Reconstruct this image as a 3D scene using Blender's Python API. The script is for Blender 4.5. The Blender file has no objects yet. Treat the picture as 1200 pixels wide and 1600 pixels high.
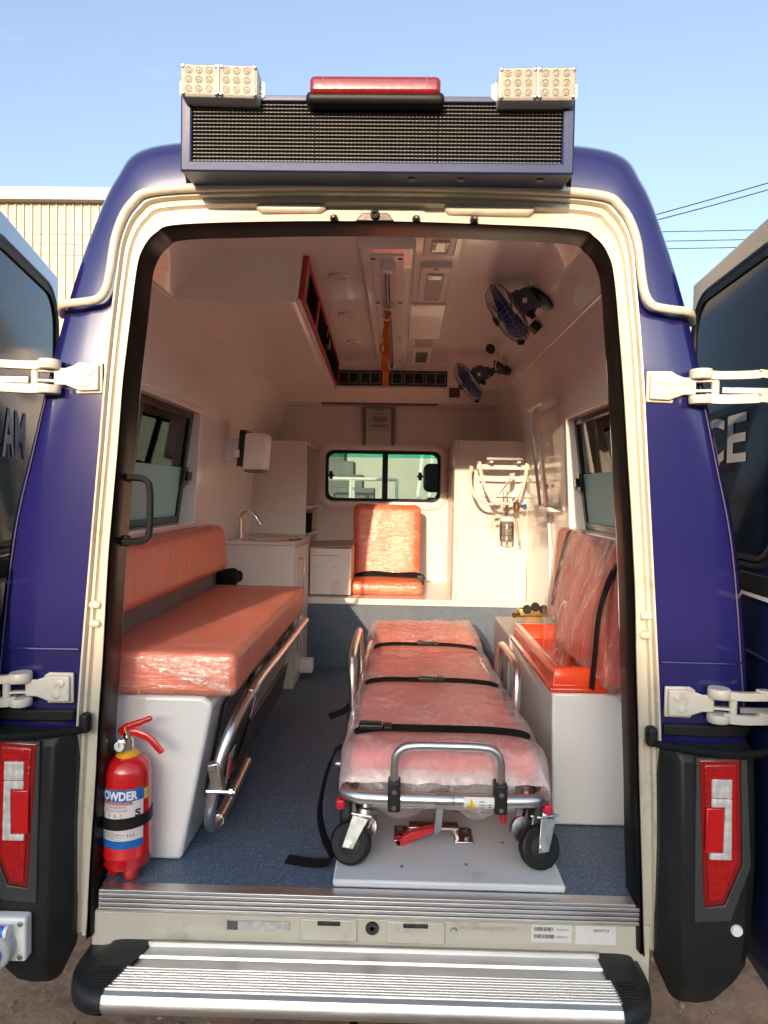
import bpy, bmesh, math, random
from mathutils import Vector, Matrix, noise
R = math.radians
random.seed(7)

# ------------------------------------------------------------------ camera, sky, sun, exposure
sc = bpy.context.scene
COL = sc.collection
cam_d = bpy.data.cameras.new('camera'); cam = bpy.data.objects.new('camera', cam_d); COL.objects.link(cam)
cam_d.sensor_fit = 'VERTICAL'; cam_d.sensor_height = 36.0; cam_d.lens = 36.0 * 1110 / 1600
cam_d.clip_start = 0.05; cam_d.clip_end = 2000
CAM = Vector((0.072, -1.84, 1.70))
_y, _p, _r = R(1.13), R(-1.65), R(1.0)
fw = Vector((-math.sin(_y) * math.cos(_p), math.cos(_y) * math.cos(_p), math.sin(_p)))
r0 = fw.cross(Vector((0, 0, 1))).normalized(); u0 = r0.cross(fw)
rt = r0 * math.cos(_r) + u0 * math.sin(_r); up = u0 * math.cos(_r) - r0 * math.sin(_r)
m = Matrix((rt, up, -fw)).transposed().to_4x4(); m.translation = CAM
cam.matrix_world = m
sc.camera = cam

SUN_EL, SUN_AZ = R(12.5), R(10.0)          # low evening sun, behind the camera and a little to its left
to_sun = Vector((-math.sin(SUN_AZ) * math.cos(SUN_EL), -math.cos(SUN_AZ) * math.cos(SUN_EL), math.sin(SUN_EL)))
w = bpy.data.worlds.new('World'); sc.world = w; w.use_nodes = True
nt = w.node_tree; nt.nodes.clear()
o_ = nt.nodes.new('ShaderNodeOutputWorld'); bg = nt.nodes.new('ShaderNodeBackground'); bg.inputs[1].default_value = 0.138
sky = nt.nodes.new('ShaderNodeTexSky'); sky.sky_type = 'NISHITA'; sky.sun_disc = False
sky.sun_elevation = SUN_EL; sky.sun_rotation = math.atan2(to_sun.x, to_sun.y); sky.air_density = 1.0; sky.dust_density = 4.0; sky.ozone_density = 3.0
tc = nt.nodes.new('ShaderNodeTexCoord'); mp = nt.nodes.new('ShaderNodeMapping'); mp.inputs['Scale'].default_value = (1.4, 1.4, 5.0)
mp.inputs['Location'].default_value = (0.35, 0.2, 0.4)
cn = nt.nodes.new('ShaderNodeTexNoise'); cn.inputs['Scale'].default_value = 2.1; cn.inputs['Detail'].default_value = 7; cn.inputs['Roughness'].default_value = .6; cn.inputs['Distortion'].default_value = .5
cr = nt.nodes.new('ShaderNodeValToRGB'); cr.color_ramp.elements[0].position = .60; cr.color_ramp.elements[1].position = .80
cr.color_ramp.elements[1].color = (.35, .35, .35, 1)
mix = nt.nodes.new('ShaderNodeMixRGB'); mix.inputs[2].default_value = (3.0, 3.0, 3.0, 1)
veil = nt.nodes.new('ShaderNodeMixRGB'); veil.blend_type = 'LIGHTEN'; veil.inputs[0].default_value = 1; veil.inputs[2].default_value = (.70, 1.06, 1.40, 1)
L = nt.links.new
L(tc.outputs['Generated'], mp.inputs[0]); L(mp.outputs[0], cn.inputs[0]); L(cn.outputs[0], cr.inputs[0])
L(cr.outputs[0], mix.inputs[0]); L(sky.outputs[0], veil.inputs[1]); L(veil.outputs[0], mix.inputs[1]); hsv = nt.nodes.new('ShaderNodeHueSaturation'); hsv.inputs['Saturation'].default_value = .76; hsv.inputs['Value'].default_value = .90; L(mix.outputs[0], hsv.inputs['Color']); L(hsv.outputs[0], bg.inputs[0]); L(bg.outputs[0], o_.inputs[0])

sun_d = bpy.data.lights.new('sun', 'SUN'); sun_d.energy = 2.0; sun_d.angle = R(.55); sun_d.color = (1.0, .71, .46)
sun = bpy.data.objects.new('sun', sun_d); COL.objects.link(sun)
sun.rotation_euler = to_sun.to_track_quat('Z', 'Y').to_euler()
vs = sc.view_settings; vs.view_transform = 'Standard'; vs.look = 'None'; vs.exposure = 1.68; vs.gamma = 1
sc.cycles.max_bounces = 12; sc.cycles.diffuse_bounces = 9; sc.cycles.transparent_max_bounces = 24; sc.cycles.glossy_bounces = 5
sc.cycles.caustics_reflective = False; sc.cycles.caustics_refractive = False; sc.cycles.sample_clamp_indirect = 6

# ------------------------------------------------------------------ materials
MATS = {}
def mat(name, col, rough=.5, metal=0., var=.08, vscale=6., bump=0., bscale=120., coat=0., spec=.5, detail=4., dirt=None, dscale=3., stretch=(1, 1, 1), sheen=0., rvar=.0, dlo=.58, dhi=.75):
    if name in MATS: return MATS[name]
    M = bpy.data.materials.new(name); M.use_nodes = True; t = M.node_tree; N = t.nodes; b = N['Principled BSDF']; K = t.links.new
    b.inputs['Roughness'].default_value = rough; b.inputs['Metallic'].default_value = metal
    b.inputs['Coat Weight'].default_value = coat; b.inputs['Coat Roughness'].default_value = .04; b.inputs['Specular IOR Level'].default_value = spec
    c = N.new('ShaderNodeTexCoord'); mp = N.new('ShaderNodeMapping'); mp.inputs['Scale'].default_value = stretch; K(c.outputs['Object'], mp.inputs[0])
    n = N.new('ShaderNodeTexNoise'); n.inputs['Scale'].default_value = vscale; n.inputs['Detail'].default_value = detail; K(mp.outputs[0], n.inputs[0])
    r = N.new('ShaderNodeValToRGB'); r.color_ramp.elements[0].position = .3; r.color_ramp.elements[1].position = .7
    r.color_ramp.elements[0].color = tuple(max(0, x * (1 - var)) for x in col) + (1,); r.color_ramp.elements[1].color = tuple(min(1, x * (1 + var)) for x in col) + (1,)
    K(n.outputs[0], r.inputs[0]); out = r.outputs[0]
    if dirt:
        n2 = N.new('ShaderNodeTexNoise'); n2.inputs['Scale'].default_value = dscale; n2.inputs['Detail'].default_value = 9; n2.inputs['Roughness'].default_value = .7; K(mp.outputs[0], n2.inputs[0])
        r2 = N.new('ShaderNodeMapRange'); r2.inputs[1].default_value = dlo; r2.inputs[2].default_value = dhi; K(n2.outputs[0], r2.inputs[0])
        mx = N.new('ShaderNodeMixRGB'); mx.inputs[2].default_value = tuple(dirt) + (1,); K(r2.outputs[0], mx.inputs[0]); K(out, mx.inputs[1]); out = mx.outputs[0]
    K(out, b.inputs['Base Color'])
    if rvar:
        n3 = N.new('ShaderNodeTexNoise'); n3.inputs['Scale'].default_value = vscale * 2; n3.inputs['Detail'].default_value = 6; K(mp.outputs[0], n3.inputs[0])
        r3 = N.new('ShaderNodeMapRange'); r3.inputs[3].default_value = max(.02, rough - rvar); r3.inputs[4].default_value = rough + rvar; K(n3.outputs[0], r3.inputs[0]); K(r3.outputs[0], b.inputs['Roughness'])
    if bump:
        n4 = N.new('ShaderNodeTexNoise'); n4.inputs['Scale'].default_value = bscale; n4.inputs['Detail'].default_value = 3; K(mp.outputs[0], n4.inputs[0])
        bp = N.new('ShaderNodeBump'); bp.inputs['Strength'].default_value = bump; bp.inputs['Distance'].default_value = .004; K(n4.outputs[0], bp.inputs['Height']); K(bp.outputs[0], b.inputs['Normal'])
        if coat: K(bp.outputs[0], b.inputs['Coat Normal'])
    MATS[name] = M; return M

def film(name, tint=(.86, .84, .82), base=.16, streak=.55, scale=9., stretch=(1, 1, 1), lo=.90, hi=1., rough=.12, distort=.8, gloss=.10):
    """thin wrinkled polythene: mostly see-through, milky, with crease highlights painted in as pale tinted streaks"""
    if name in MATS: return MATS[name]
    M = bpy.data.materials.new(name); M.use_nodes = True; t = M.node_tree; N = t.nodes; N.clear(); K = t.links.new
    out = N.new('ShaderNodeOutputMaterial'); c = N.new('ShaderNodeTexCoord'); mp = N.new('ShaderNodeMapping'); mp.inputs['Scale'].default_value = stretch; K(c.outputs['Object'], mp.inputs[0])
    def ridge(sc_, dist, l, h, top):
        n = N.new('ShaderNodeTexNoise'); n.inputs['Scale'].default_value = sc_; n.inputs['Detail'].default_value = 2.5; n.inputs['Distortion'].default_value = dist; K(mp.outputs[0], n.inputs[0])
        a = N.new('ShaderNodeMath'); a.operation = 'MULTIPLY_ADD'; a.inputs[1].default_value = 2; a.inputs[2].default_value = -1; K(n.outputs[0], a.inputs[0])
        b = N.new('ShaderNodeMath'); b.operation = 'ABSOLUTE'; K(a.outputs[0], b.inputs[0])
        s = N.new('ShaderNodeMath'); s.operation = 'SUBTRACT'; s.inputs[0].default_value = 1; K(b.outputs[0], s.inputs[1])
        r = N.new('ShaderNodeMapRange'); r.inputs[1].default_value = l; r.inputs[2].default_value = h; r.inputs[3].default_value = 0; r.inputs[4].default_value = top; K(s.outputs[0], r.inputs[0]); return s, r
    s1, r1 = ridge(scale, distort, lo, hi, streak); s2, r2 = ridge(scale * 2.7, distort * 1.3, lo + .02, hi, streak * .7)  # streak colour stands in for the glints along the wrinkles
    n2 = N.new('ShaderNodeTexNoise'); n2.inputs['Scale'].default_value = scale * .5; n2.inputs['Detail'].default_value = 3; K(mp.outputs[0], n2.inputs[0])
    mr = N.new('ShaderNodeMapRange'); mr.inputs[1].default_value = .35; mr.inputs[2].default_value = .65; K(n2.outputs[0], mr.inputs[0])
    ad = N.new('ShaderNodeMath'); ad.operation = 'ADD'; K(r1.outputs[0], ad.inputs[0]); K(r2.outputs[0], ad.inputs[1])
    mul = N.new('ShaderNodeMath'); mul.operation = 'MULTIPLY'; K(ad.outputs[0], mul.inputs[0]); K(mr.outputs[0], mul.inputs[1])
    bs = N.new('ShaderNodeMapRange'); bs.inputs[3].default_value = base * .6; bs.inputs[4].default_value = base * 1.4; K(n2.outputs[0], bs.inputs[0])
    add = N.new('ShaderNodeMath'); add.operation = 'ADD'; add.use_clamp = True; K(mul.outputs[0], add.inputs[0]); K(bs.outputs[0], add.inputs[1])
    hs = N.new('ShaderNodeMath'); hs.operation = 'MULTIPLY_ADD'; hs.inputs[1].default_value = .5; K(s2.outputs[0], hs.inputs[0]); K(s1.outputs[0], hs.inputs[2])
    bp = N.new('ShaderNodeBump'); bp.inputs['Strength'].default_value = .5; bp.inputs['Distance'].default_value = .005; K(hs.outputs[0], bp.inputs['Height'])
    df = N.new('ShaderNodeBsdfDiffuse'); df.inputs[0].default_value = tint + (1,); tl = N.new('ShaderNodeBsdfTranslucent'); tl.inputs[0].default_value = tint + (1,); K(bp.outputs[0], df.inputs['Normal'])
    p = N.new('ShaderNodeMixShader'); p.inputs[0].default_value = .4; K(df.outputs[0], p.inputs[1]); K(tl.outputs[0], p.inputs[2])
    tr = N.new('ShaderNodeBsdfTransparent'); gl = N.new('ShaderNodeBsdfGlossy'); gl.inputs['Roughness'].default_value = rough; K(bp.outputs[0], gl.inputs['Normal'])
    lw = N.new('ShaderNodeValue'); lw.outputs[0].default_value = gloss
    m1 = N.new('ShaderNodeMixShader'); K(lw.outputs[0], m1.inputs[0]); K(tr.outputs[0], m1.inputs[1]); K(gl.outputs[0], m1.inputs[2])
    m2 = N.new('ShaderNodeMixShader'); K(add.outputs[0], m2.inputs[0]); K(m1.outputs[0], m2.inputs[1]); K(p.outputs[0], m2.inputs[2]); K(m2.outputs[0], out.inputs[0])
    MATS[name] = M; return M

def glass(name, tint=(.9, .96, .93), refl=1.45, rough=.0, haze=.0, hazecol=(.8, .8, .8)):
    if name in MATS: return MATS[name]
    M = bpy.data.materials.new(name); M.use_nodes = True; t = M.node_tree; N = t.nodes; N.clear(); K = t.links.new
    out = N.new('ShaderNodeOutputMaterial'); tr = N.new('ShaderNodeBsdfTransparent'); tr.inputs[0].default_value = tint + (1,)
    gl = N.new('ShaderNodeBsdfGlossy'); gl.inputs['Roughness'].default_value = rough; fr = N.new('ShaderNodeFresnel'); fr.inputs[0].default_value = refl
    m1 = N.new('ShaderNodeMixShader'); K(fr.outputs[0], m1.inputs[0]); K(tr.outputs[0], m1.inputs[1]); K(gl.outputs[0], m1.inputs[2])
    last = m1
    if haze:
        d = N.new('ShaderNodeBsdfDiffuse'); d.inputs[0].default_value = hazecol + (1,); tl = N.new('ShaderNodeBsdfTranslucent'); tl.inputs[0].default_value = hazecol + (1,)
        a = N.new('ShaderNodeMixShader'); K(d.outputs[0], a.inputs[1]); K(tl.outputs[0], a.inputs[2])
        m2 = N.new('ShaderNodeMixShader'); m2.inputs[0].default_value = haze; K(m1.outputs[0], m2.inputs[1]); K(a.outputs[0], m2.inputs[2]); last = m2
    K(last.outputs[0], out.inputs[0]); MATS[name] = M; return M

def speckle(name, base, spots, rough=.45, s1=260., spot2=(.01, .02, .05)):
    M = bpy.data.materials.new(name); M.use_nodes = True; t = M.node_tree; N = t.nodes; b = N['Principled BSDF']; K = t.links.new
    c = N.new('ShaderNodeTexCoord'); v = N.new('ShaderNodeTexVoronoi'); v.inputs['Scale'].default_value = s1; K(c.outputs['Object'], v.inputs[0])
    wn = N.new('ShaderNodeSeparateColor'); K(v.outputs['Color'], wn.inputs[0])
    r = N.new('ShaderNodeMapRange'); r.inputs[1].default_value = .86; r.inputs[2].default_value = .9; K(wn.outputs[0], r.inputs[0])
    r2 = N.new('ShaderNodeMapRange'); r2.inputs[1].default_value = .80; r2.inputs[2].default_value = .84; K(wn.outputs[1], r2.inputs[0])
    n = N.new('ShaderNodeTexNoise'); n.inputs['Scale'].default_value = 3; n.inputs['Detail'].default_value = 6; K(c.outputs['Object'], n.inputs[0])
    m0 = N.new('ShaderNodeMixRGB'); m0.inputs[1].default_value = tuple(x * .8 for x in base) + (1,); m0.inputs[2].default_value = tuple(x * 1.2 for x in base) + (1,); K(n.outputs[0], m0.inputs[0])
    m1 = N.new('ShaderNodeMixRGB'); m1.inputs[2].default_value = spots + (1,); K(r.outputs[0], m1.inputs[0]); K(m0.outputs[0], m1.inputs[1])
    m2 = N.new('ShaderNodeMixRGB'); m2.inputs[2].default_value = spot2 + (1,); K(r2.outputs[0], m2.inputs[0]); K(m1.outputs[0], m2.inputs[1])
    nd = N.new('ShaderNodeTexNoise'); nd.inputs['Scale'].default_value = 4.5; nd.inputs['Detail'].default_value = 10; nd.inputs['Roughness'].default_value = .72; K(c.outputs['Object'], nd.inputs[0])
    rd = N.new('ShaderNodeMapRange'); rd.inputs[1].default_value = .50; rd.inputs[2].default_value = .80; rd.inputs[4].default_value = .55; K(nd.outputs[0], rd.inputs[0])
    m3 = N.new('ShaderNodeMixRGB'); m3.inputs[2].default_value = (.19, .18, .16, 1); K(rd.outputs[0], m3.inputs[0]); K(m2.outputs[0], m3.inputs[1]); K(m3.outputs[0], b.inputs['Base Color'])
    rr = N.new('ShaderNodeMapRange'); rr.inputs[3].default_value = rough - .12; rr.inputs[4].default_value = rough + .25; K(nd.outputs[0], rr.inputs[0]); K(rr.outputs[0], b.inputs['Roughness'])
    MATS[name] = M; return M

def lens(name, col, rough=.12, cell=90., bump=.6, stretch=(1, 1, 1)):
    M = bpy.data.materials.new(name); M.use_nodes = True; t = M.node_tree; N = t.nodes; b = N['Principled BSDF']; K = t.links.new
    b.inputs['Base Color'].default_value = col + (1,); b.inputs['Roughness'].default_value = rough; b.inputs['Coat Weight'].default_value = 1; b.inputs['Coat Roughness'].default_value = .02
    c = N.new('ShaderNodeTexCoord'); mp = N.new('ShaderNodeMapping'); mp.inputs['Scale'].default_value = stretch; K(c.outputs['Object'], mp.inputs[0])
    v = N.new('ShaderNodeTexVoronoi'); v.feature = 'SMOOTH_F1'; v.inputs['Scale'].default_value = cell; v.inputs['Randomness'].default_value = .35; K(mp.outputs[0], v.inputs[0])
    bp = N.new('ShaderNodeBump'); bp.inputs['Strength'].default_value = bump; bp.inputs['Distance'].default_value = .008; K(v.outputs['Distance'], bp.inputs['Height']); K(bp.outputs[0], b.inputs['Normal'])
    r = N.new('ShaderNodeValToRGB'); r.color_ramp.elements[0].color = tuple(min(1, x * 1.5) for x in col) + (1,); r.color_ramp.elements[1].color = tuple(x * .6 for x in col) + (1,); r.color_ramp.elements[1].position = .8
    K(v.outputs['Distance'], r.inputs[0]); K(r.outputs[0], b.inputs['Base Color'])
    MATS[name] = M; return M

BLUE = mat('blue_paint', (.0115, .0105, .092), .20, var=.06, vscale=2, bump=.022, bscale=420, coat=1.0, dirt=(.03, .025, .075), dscale=7, dlo=.66, dhi=.9)
DOORBLUE = mat('door_blue_paint', (.010, .016, .060), .25, var=.05, coat=1.0, bump=.02, bscale=300)
CREAM = mat('cream_paint', (.58, .54, .44), .34, var=.05, vscale=4, bump=.03, bscale=200, coat=.4, dirt=(.30, .25, .18), dscale=9, dlo=.54, dhi=.80)
HINGE = mat('cream_hinge_paint', (.56, .54, .48), .4, var=.05, vscale=20, bump=.06, bscale=260, dirt=(.28, .24, .18), dscale=20, dlo=.55, dhi=.78)
FRP = mat('white_gelcoat', (.89, .86, .83), .22, var=.02, vscale=3, bump=.02, bscale=9, coat=.5)
FRPW = mat('white_moulding', (.80, .79, .765), .3, var=.03, vscale=3, bump=.015, bscale=12, coat=.3, dirt=(.6, .57, .52), dscale=5, dlo=.62, dhi=.9)
LAM = mat('white_laminate', (.70, .68, .655), .26, var=.02, vscale=5, bump=.008, bscale=14)
RUB = mat('black_rubber', (.010, .010, .0095), .5, spec=.3, var=.3, vscale=12, bump=.1, bscale=90, dirt=(.06, .052, .042), dscale=9, dlo=.62, dhi=.85)
BLKP = mat('black_plastic', (.013, .0145, .015), .46, spec=.35, var=.15, vscale=6, bump=.12, bscale=500, dirt=(.045, .042, .038), dscale=5, dlo=.55, dhi=.85)
BLKG = mat('black_gloss', (.012, .012, .013), .2, var=.1)
ALU = mat('brushed_aluminium', (.74, .73, .71), .42, 1., var=.08, vscale=5, stretch=(1, 12, 12), bump=.05, bscale=60, rvar=.08, dirt=(.42, .40, .36), dscale=2.2, dlo=.55, dhi=.85)
ALUT = mat('aluminium_tube', (.76, .75, .73), .30, 1., var=.06, vscale=12, rvar=.06)
CHR = mat('chrome', (.78, .77, .76), .10, 1., var=.03)
STEEL = mat('zinc_steel', (.60, .59, .56), .3, 1., var=.15, vscale=30, rvar=.1)
REDV = mat('red_vinyl', (.66, .05, .03), .38, var=.10, vscale=8, bump=.05, bscale=300)
ORGV = mat('orange_vinyl', (.80, .135, .035), .4, var=.10, vscale=8, bump=.05, bscale=300)
REDP = mat('red_gelcoat', (.66, .055, .012), .22, var=.05, coat=.6)
REDX = mat('extinguisher_red', (.58, .010, .012), .22, var=.05, coat=.8)
WEB = mat('black_webbing', (.009, .009, .010), .75, spec=.15, var=.25, vscale=60, bump=.5, bscale=700)
WHT = mat('white_plastic', (.80, .79, .77), .35, var=.03, bump=.02, bscale=50)
FLASH = mat('flasher_white', (.56, .56, .54), .35, var=.06, vscale=20, dirt=(.40, .36, .30), dscale=25, dlo=.55, dhi=.8)
GREY = mat('grey_plastic', (.16, .16, .16), .5, var=.1, bump=.05, bscale=300)
DGREY = mat('dark_grey_metal', (.10, .105, .11), .33, .6, var=.12, vscale=5, bump=.03, bscale=40, rvar=.08)
FLOOR = speckle('blue_vinyl', (.082, .122, .180), (.17, .24, .33), spot2=(.05, .075, .125))
RISER = speckle('blue_vinyl_riser', (.078, .115, .170), (.13, .19, .27), s1=320., spot2=(.05, .075, .125))
GLASS = glass('window_glass', (.74, .82, .78))
FROST = glass('frosted_glass', (.55, .72, .66), 1.4, .2, .82, (.52, .68, .62))
CLEAR = glass('clear_acrylic', (.97, .96, .95), 1.4, .03, .06, (.9, .88, .86))
YEL = mat('yellow_plastic', (.72, .36, .015), .4, var=.06)
ORS = mat('orange_webbing', (.80, .20, .008), .7, var=.1, vscale=40, bump=.3, bscale=500)
LETTER = mat('reflective_letter', (.80, .80, .78), .5, var=.04)

# ------------------------------------------------------------------ mesh helpers
def frame_of(d, hint=None):
    d = Vector(d).normalized(); h = Vector(hint) if hint else (Vector((0, 0, 1)) if abs(d.z) < .9 else Vector((1, 0, 0)))
    a = d.cross(h).normalized(); return a, a.cross(d).normalized()

def smooth_path(pts, n=6, closed=False):
    P = [Vector(p) for p in pts]; out = []; k = len(P)
    for i in range(k if closed else k - 1):
        p0 = P[(i - 1) % k] if (closed or i > 0) else P[0] * 2 - P[1]
        p1, p2 = P[i], P[(i + 1) % k]; p3 = P[(i + 2) % k] if (closed or i + 2 < k) else P[-1] * 2 - P[-2]
        for j in range(n):
            t = j / n; out.append(.5 * ((2 * p1) + (p2 - p0) * t + (2 * p0 - 5 * p1 + 4 * p2 - p3) * t * t + (3 * p1 - p0 - 3 * p2 + p3) * t ** 3))
    if not closed: out.append(P[-1])
    return out

class MB:
    def __init__(s): s.v = []; s.f = []
    def add(s, vs, fs):
        o = len(s.v); s.v += [Vector(x) for x in vs]; s.f += [tuple(o + i for i in f) for f in fs]; return s
    def box(s, x0, x1, y0, y1, z0, z1):
        return s.add([(x, y, z) for x in (x0, x1) for y in (y0, y1) for z in (z0, z1)], [(0, 1, 3, 2), (4, 6, 7, 5), (0, 4, 5, 1), (2, 3, 7, 6), (0, 2, 6, 4), (1, 5, 7, 3)])
    def obox(s, c, ax, ay, az):
        c, ax, ay, az = Vector(c), Vector(ax), Vector(ay), Vector(az)
        return s.add([c + ax * i + ay * j + az * k for i in (-1, 1) for j in (-1, 1) for k in (-1, 1)], [(0, 1, 3, 2), (4, 6, 7, 5), (0, 4, 5, 1), (2, 3, 7, 6), (0, 2, 6, 4), (1, 5, 7, 3)])
    def tube(s, pts, r, n=12, closed=False, cap=True, sq=None, hint=None):
        P = [Vector(p) for p in pts]; k = len(P); rs = r if isinstance(r, (list, tuple)) else [r] * k; vs = []; fs = []; a = None
        for i in range(k):
            d = (P[(i + 1) % k] - P[i - 1]) if (closed or 0 < i < k - 1) else (P[1] - P[0] if i == 0 else P[-1] - P[-2])
            if d.length < 1e-9: d = Vector((0, 0, 1))
            d.normalize()
            if a is None: a, b = frame_of(d, hint)
            else:
                a = (a - d * a.dot(d))
                a = a.normalized() if a.length > 1e-6 else frame_of(d)[0]
                b = a.cross(d).normalized()
            for j in range(n):
                t = 2 * math.pi * j / n; ca, sa = math.cos(t), math.sin(t)
                if sq: ca, sa = ca * sq[0], sa * sq[1]
                vs.append(P[i] + (a * ca + b * sa) * rs[i])
        for i in range(k if closed else k - 1):
            for j in range(n):
                fs.append((i * n + j, i * n + (j + 1) % n, ((i + 1) % k) * n + (j + 1) % n, ((i + 1) % k) * n + j))
        if cap and not closed: fs.append(tuple(range(n))); fs.append(tuple((k - 1) * n + j for j in reversed(range(n))))
        return s.add(vs, fs)
    def lathe(s, c, axis, prof, n=24, cap=True):
        c = Vector(c); d = Vector(axis).normalized(); a, b = frame_of(d); vs = []; fs = []
        for r, h in prof:
            for j in range(n):
                t = 2 * math.pi * j / n; vs.append(c + d * h + (a * math.cos(t) + b * math.sin(t)) * max(r, 1e-4))
        k = len(prof)
        for i in range(k - 1):
            for j in range(n): fs.append((i * n + j, i * n + (j + 1) % n, (i + 1) * n + (j + 1) % n, (i + 1) * n + j))
        if cap: fs.append(tuple(range(n))); fs.append(tuple((k - 1) * n + j for j in reversed(range(n))))
        return s.add(vs, fs)
    def prism(s, poly, vec):
        n = len(poly); P = [Vector(p) for p in poly]; V = Vector(vec)
        return s.add(P + [p + V for p in P], [tuple(range(n)), tuple(range(2 * n - 1, n - 1, -1))] + [(i, (i + 1) % n, n + (i + 1) % n, n + i) for i in range(n)])
    def loft(s, loops, closed=False, skip=None):
        n = len(loops[0]); o = len(s.v); vs = [p for l in loops for p in l]; fs = []
        for i in range(len(loops) - 1):
            for j in range(n if closed else n - 1):
                if skip and skip(i, j): continue
                fs.append((i * n + j, i * n + (j + 1) % n, (i + 1) * n + (j + 1) % n, (i + 1) * n + j))
        return s.add(vs, fs)
    def grid(s, fn, nu, nv):
        vs = [fn(i / nu, j / nv) for i in range(nu + 1) for j in range(nv + 1)]
        return s.add(vs, [(i * (nv + 1) + j, i * (nv + 1) + j + 1, (i + 1) * (nv + 1) + j + 1, (i + 1) * (nv + 1) + j) for i in range(nu) for j in range(nv)])
    def ribbon(s, pts, width, th, wvec=None):
        """flat strap: path, width along wvec, thickness th"""
        P = [Vector(p) for p in pts]; k = len(P); lo = []
        for i in range(k):
            d = (P[min(i + 1, k - 1)] - P[max(i - 1, 0)]).normalized(); wv = Vector(wvec[i] if isinstance(wvec, list) else wvec)
            wv = (wv - d * wv.dot(d)).normalized(); nn = d.cross(wv)
            lo.append([P[i] + wv * width / 2 + nn * th / 2, P[i] - wv * width / 2 + nn * th / 2, P[i] - wv * width / 2 - nn * th / 2, P[i] + wv * width / 2 - nn * th / 2])
        s.loft(lo, closed=True); o = len(s.v) - 4 * k
        s.f.append((o, o + 1, o + 2, o + 3)); s.f.append((o + 4 * k - 1, o + 4 * k - 2, o + 4 * k - 3, o + 4 * k - 4)); return s
    def rbox(s, x0, x1, y0, y1, z0, z1, r, div=(8, 8, 8)):
        h = Vector(((x1 - x0) / 2, (y1 - y0) / 2, (z1 - z0) / 2)); c = Vector(((x0 + x1) / 2, (y0 + y1) / 2, (z0 + z1) / 2)); r = min(r, min(h) * .98)
        def pt(p):
            inner = Vector([max(-(h[i] - r), min(h[i] - r, p[i])) for i in range(3)]); d = p - inner
            return c + inner + (d.normalized() * r if d.length > 1e-9 else d)
        def seq(hh, n):
            m = max(n, 2); core = [-(hh - r) + 2 * (hh - r) * i / m for i in range(m + 1)]; e = [r * q for q in (1, .62, .28)]
            return [-hh + r - q for q in e] + core + [hh - r + q for q in reversed(e)]
        sx, sy, sz = seq(h.x, div[0]), seq(h.y, div[1]), seq(h.z, div[2])
        for A, B, f in ((sx, sy, lambda a, b, g: Vector((a, b, g * h.z))), (sx, sz, lambda a, b, g: Vector((a, g * h.y, b))), (sy, sz, lambda a, b, g: Vector((g * h.x, a, b)))):
            for g in (-1, 1):
                nb = len(B); s.add([pt(f(a, b, g)) for a in A for b in B], [(i * nb + j, i * nb + j + 1, (i + 1) * nb + j + 1, (i + 1) * nb + j) for i in range(len(A) - 1) for j in range(nb - 1)])
        return s
    def warp(s, fn):
        s.v = [fn(v) for v in s.v]; return s
    def mesh(s, name, mt, smooth=True, angle=38, merge=0.0, off=Vector()):
        me = bpy.data.meshes.new(name); bm = bmesh.new(); bv = [bm.verts.new(v - off) for v in s.v]
        for f in s.f:
            try: bm.faces.new([bv[i] for i in f])
            except ValueError: pass
        if merge: bmesh.ops.remove_doubles(bm, verts=bm.verts, dist=merge)
        bmesh.ops.recalc_face_normals(bm, faces=bm.faces); bm.to_mesh(me); bm.free()
        if mt: me.materials.append(mt)
        if smooth:
            for p in me.polygons: p.use_smooth = True
            try: me.set_sharp_from_angle(angle=R(angle))
            except Exception: pass
        return me
    def build(s, name, mt, parent=None, smooth=True, angle=38, bevel=0., seg=2, merge=0., kind=None, loc=None):
        off = base_of(parent) if parent else (Vector(loc) if loc is not None else Vector())
        o = bpy.data.objects.new(name, s.mesh(name, mt, smooth, angle, merge, off)); COL.objects.link(o)
        if parent: o.parent = parent
        elif loc is not None: o.location = loc
        if bevel:
            b = o.modifiers.new('bevel', 'BEVEL'); b.width = bevel; b.segments = seg; b.limit_method = 'ANGLE'; b.angle_limit = R(40); b.harden_normals = False
        if kind: o['kind'] = kind
        return o

def base_of(o):
    v = Vector()
    while o: v += o.location; o = o.parent
    return v
def thing(name, label, cat, loc=(0, 0, 0), group=None):
    o = bpy.data.objects.new(name, None); COL.objects.link(o); o.location = loc; o.empty_display_size = .1
    o['label'] = label; o['category'] = cat
    if group: o['group'] = group
    return o
def tag(o, label, cat, group=None):
    o['label'] = label; o['category'] = cat
    if group: o['group'] = group
    return o
def copy_tree(o, parent=None):
    c = o.copy(); COL.objects.link(c); c.parent = parent
    for ch in list(o.children): copy_tree(ch, c)
    return c
def text_verts(s, size=1., align='CENTER', bold=0.):
    cu = bpy.data.curves.new('lettering', 'FONT'); cu.body = s; cu.size = size; cu.align_x = align; cu.offset = bold; cu.resolution_u = 3
    ob = bpy.data.objects.new('lettering', cu); COL.objects.link(ob); dg = bpy.context.evaluated_depsgraph_get()
    me = bpy.data.meshes.new_from_object(ob.evaluated_get(dg)); vs = [v.co.copy() for v in me.vertices]; fs = [tuple(p.vertices) for p in me.polygons]
    bpy.data.objects.remove(ob); bpy.data.curves.remove(cu); bpy.data.meshes.remove(me); return vs, fs
def nz(p, s=1., seed=0.): return noise.noise(Vector((p[0] * s + seed, p[1] * s - seed * .7, p[2] * s + seed * 1.3)))
def fbm(p, s=1., seed=0., o=4): return noise.fractal(Vector((p[0] * s + seed, p[1] * s, p[2] * s - seed)), 1., 2., o)
def lerp(a, b, t): return a + (b - a) * t

F = .640          # load floor height

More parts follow.
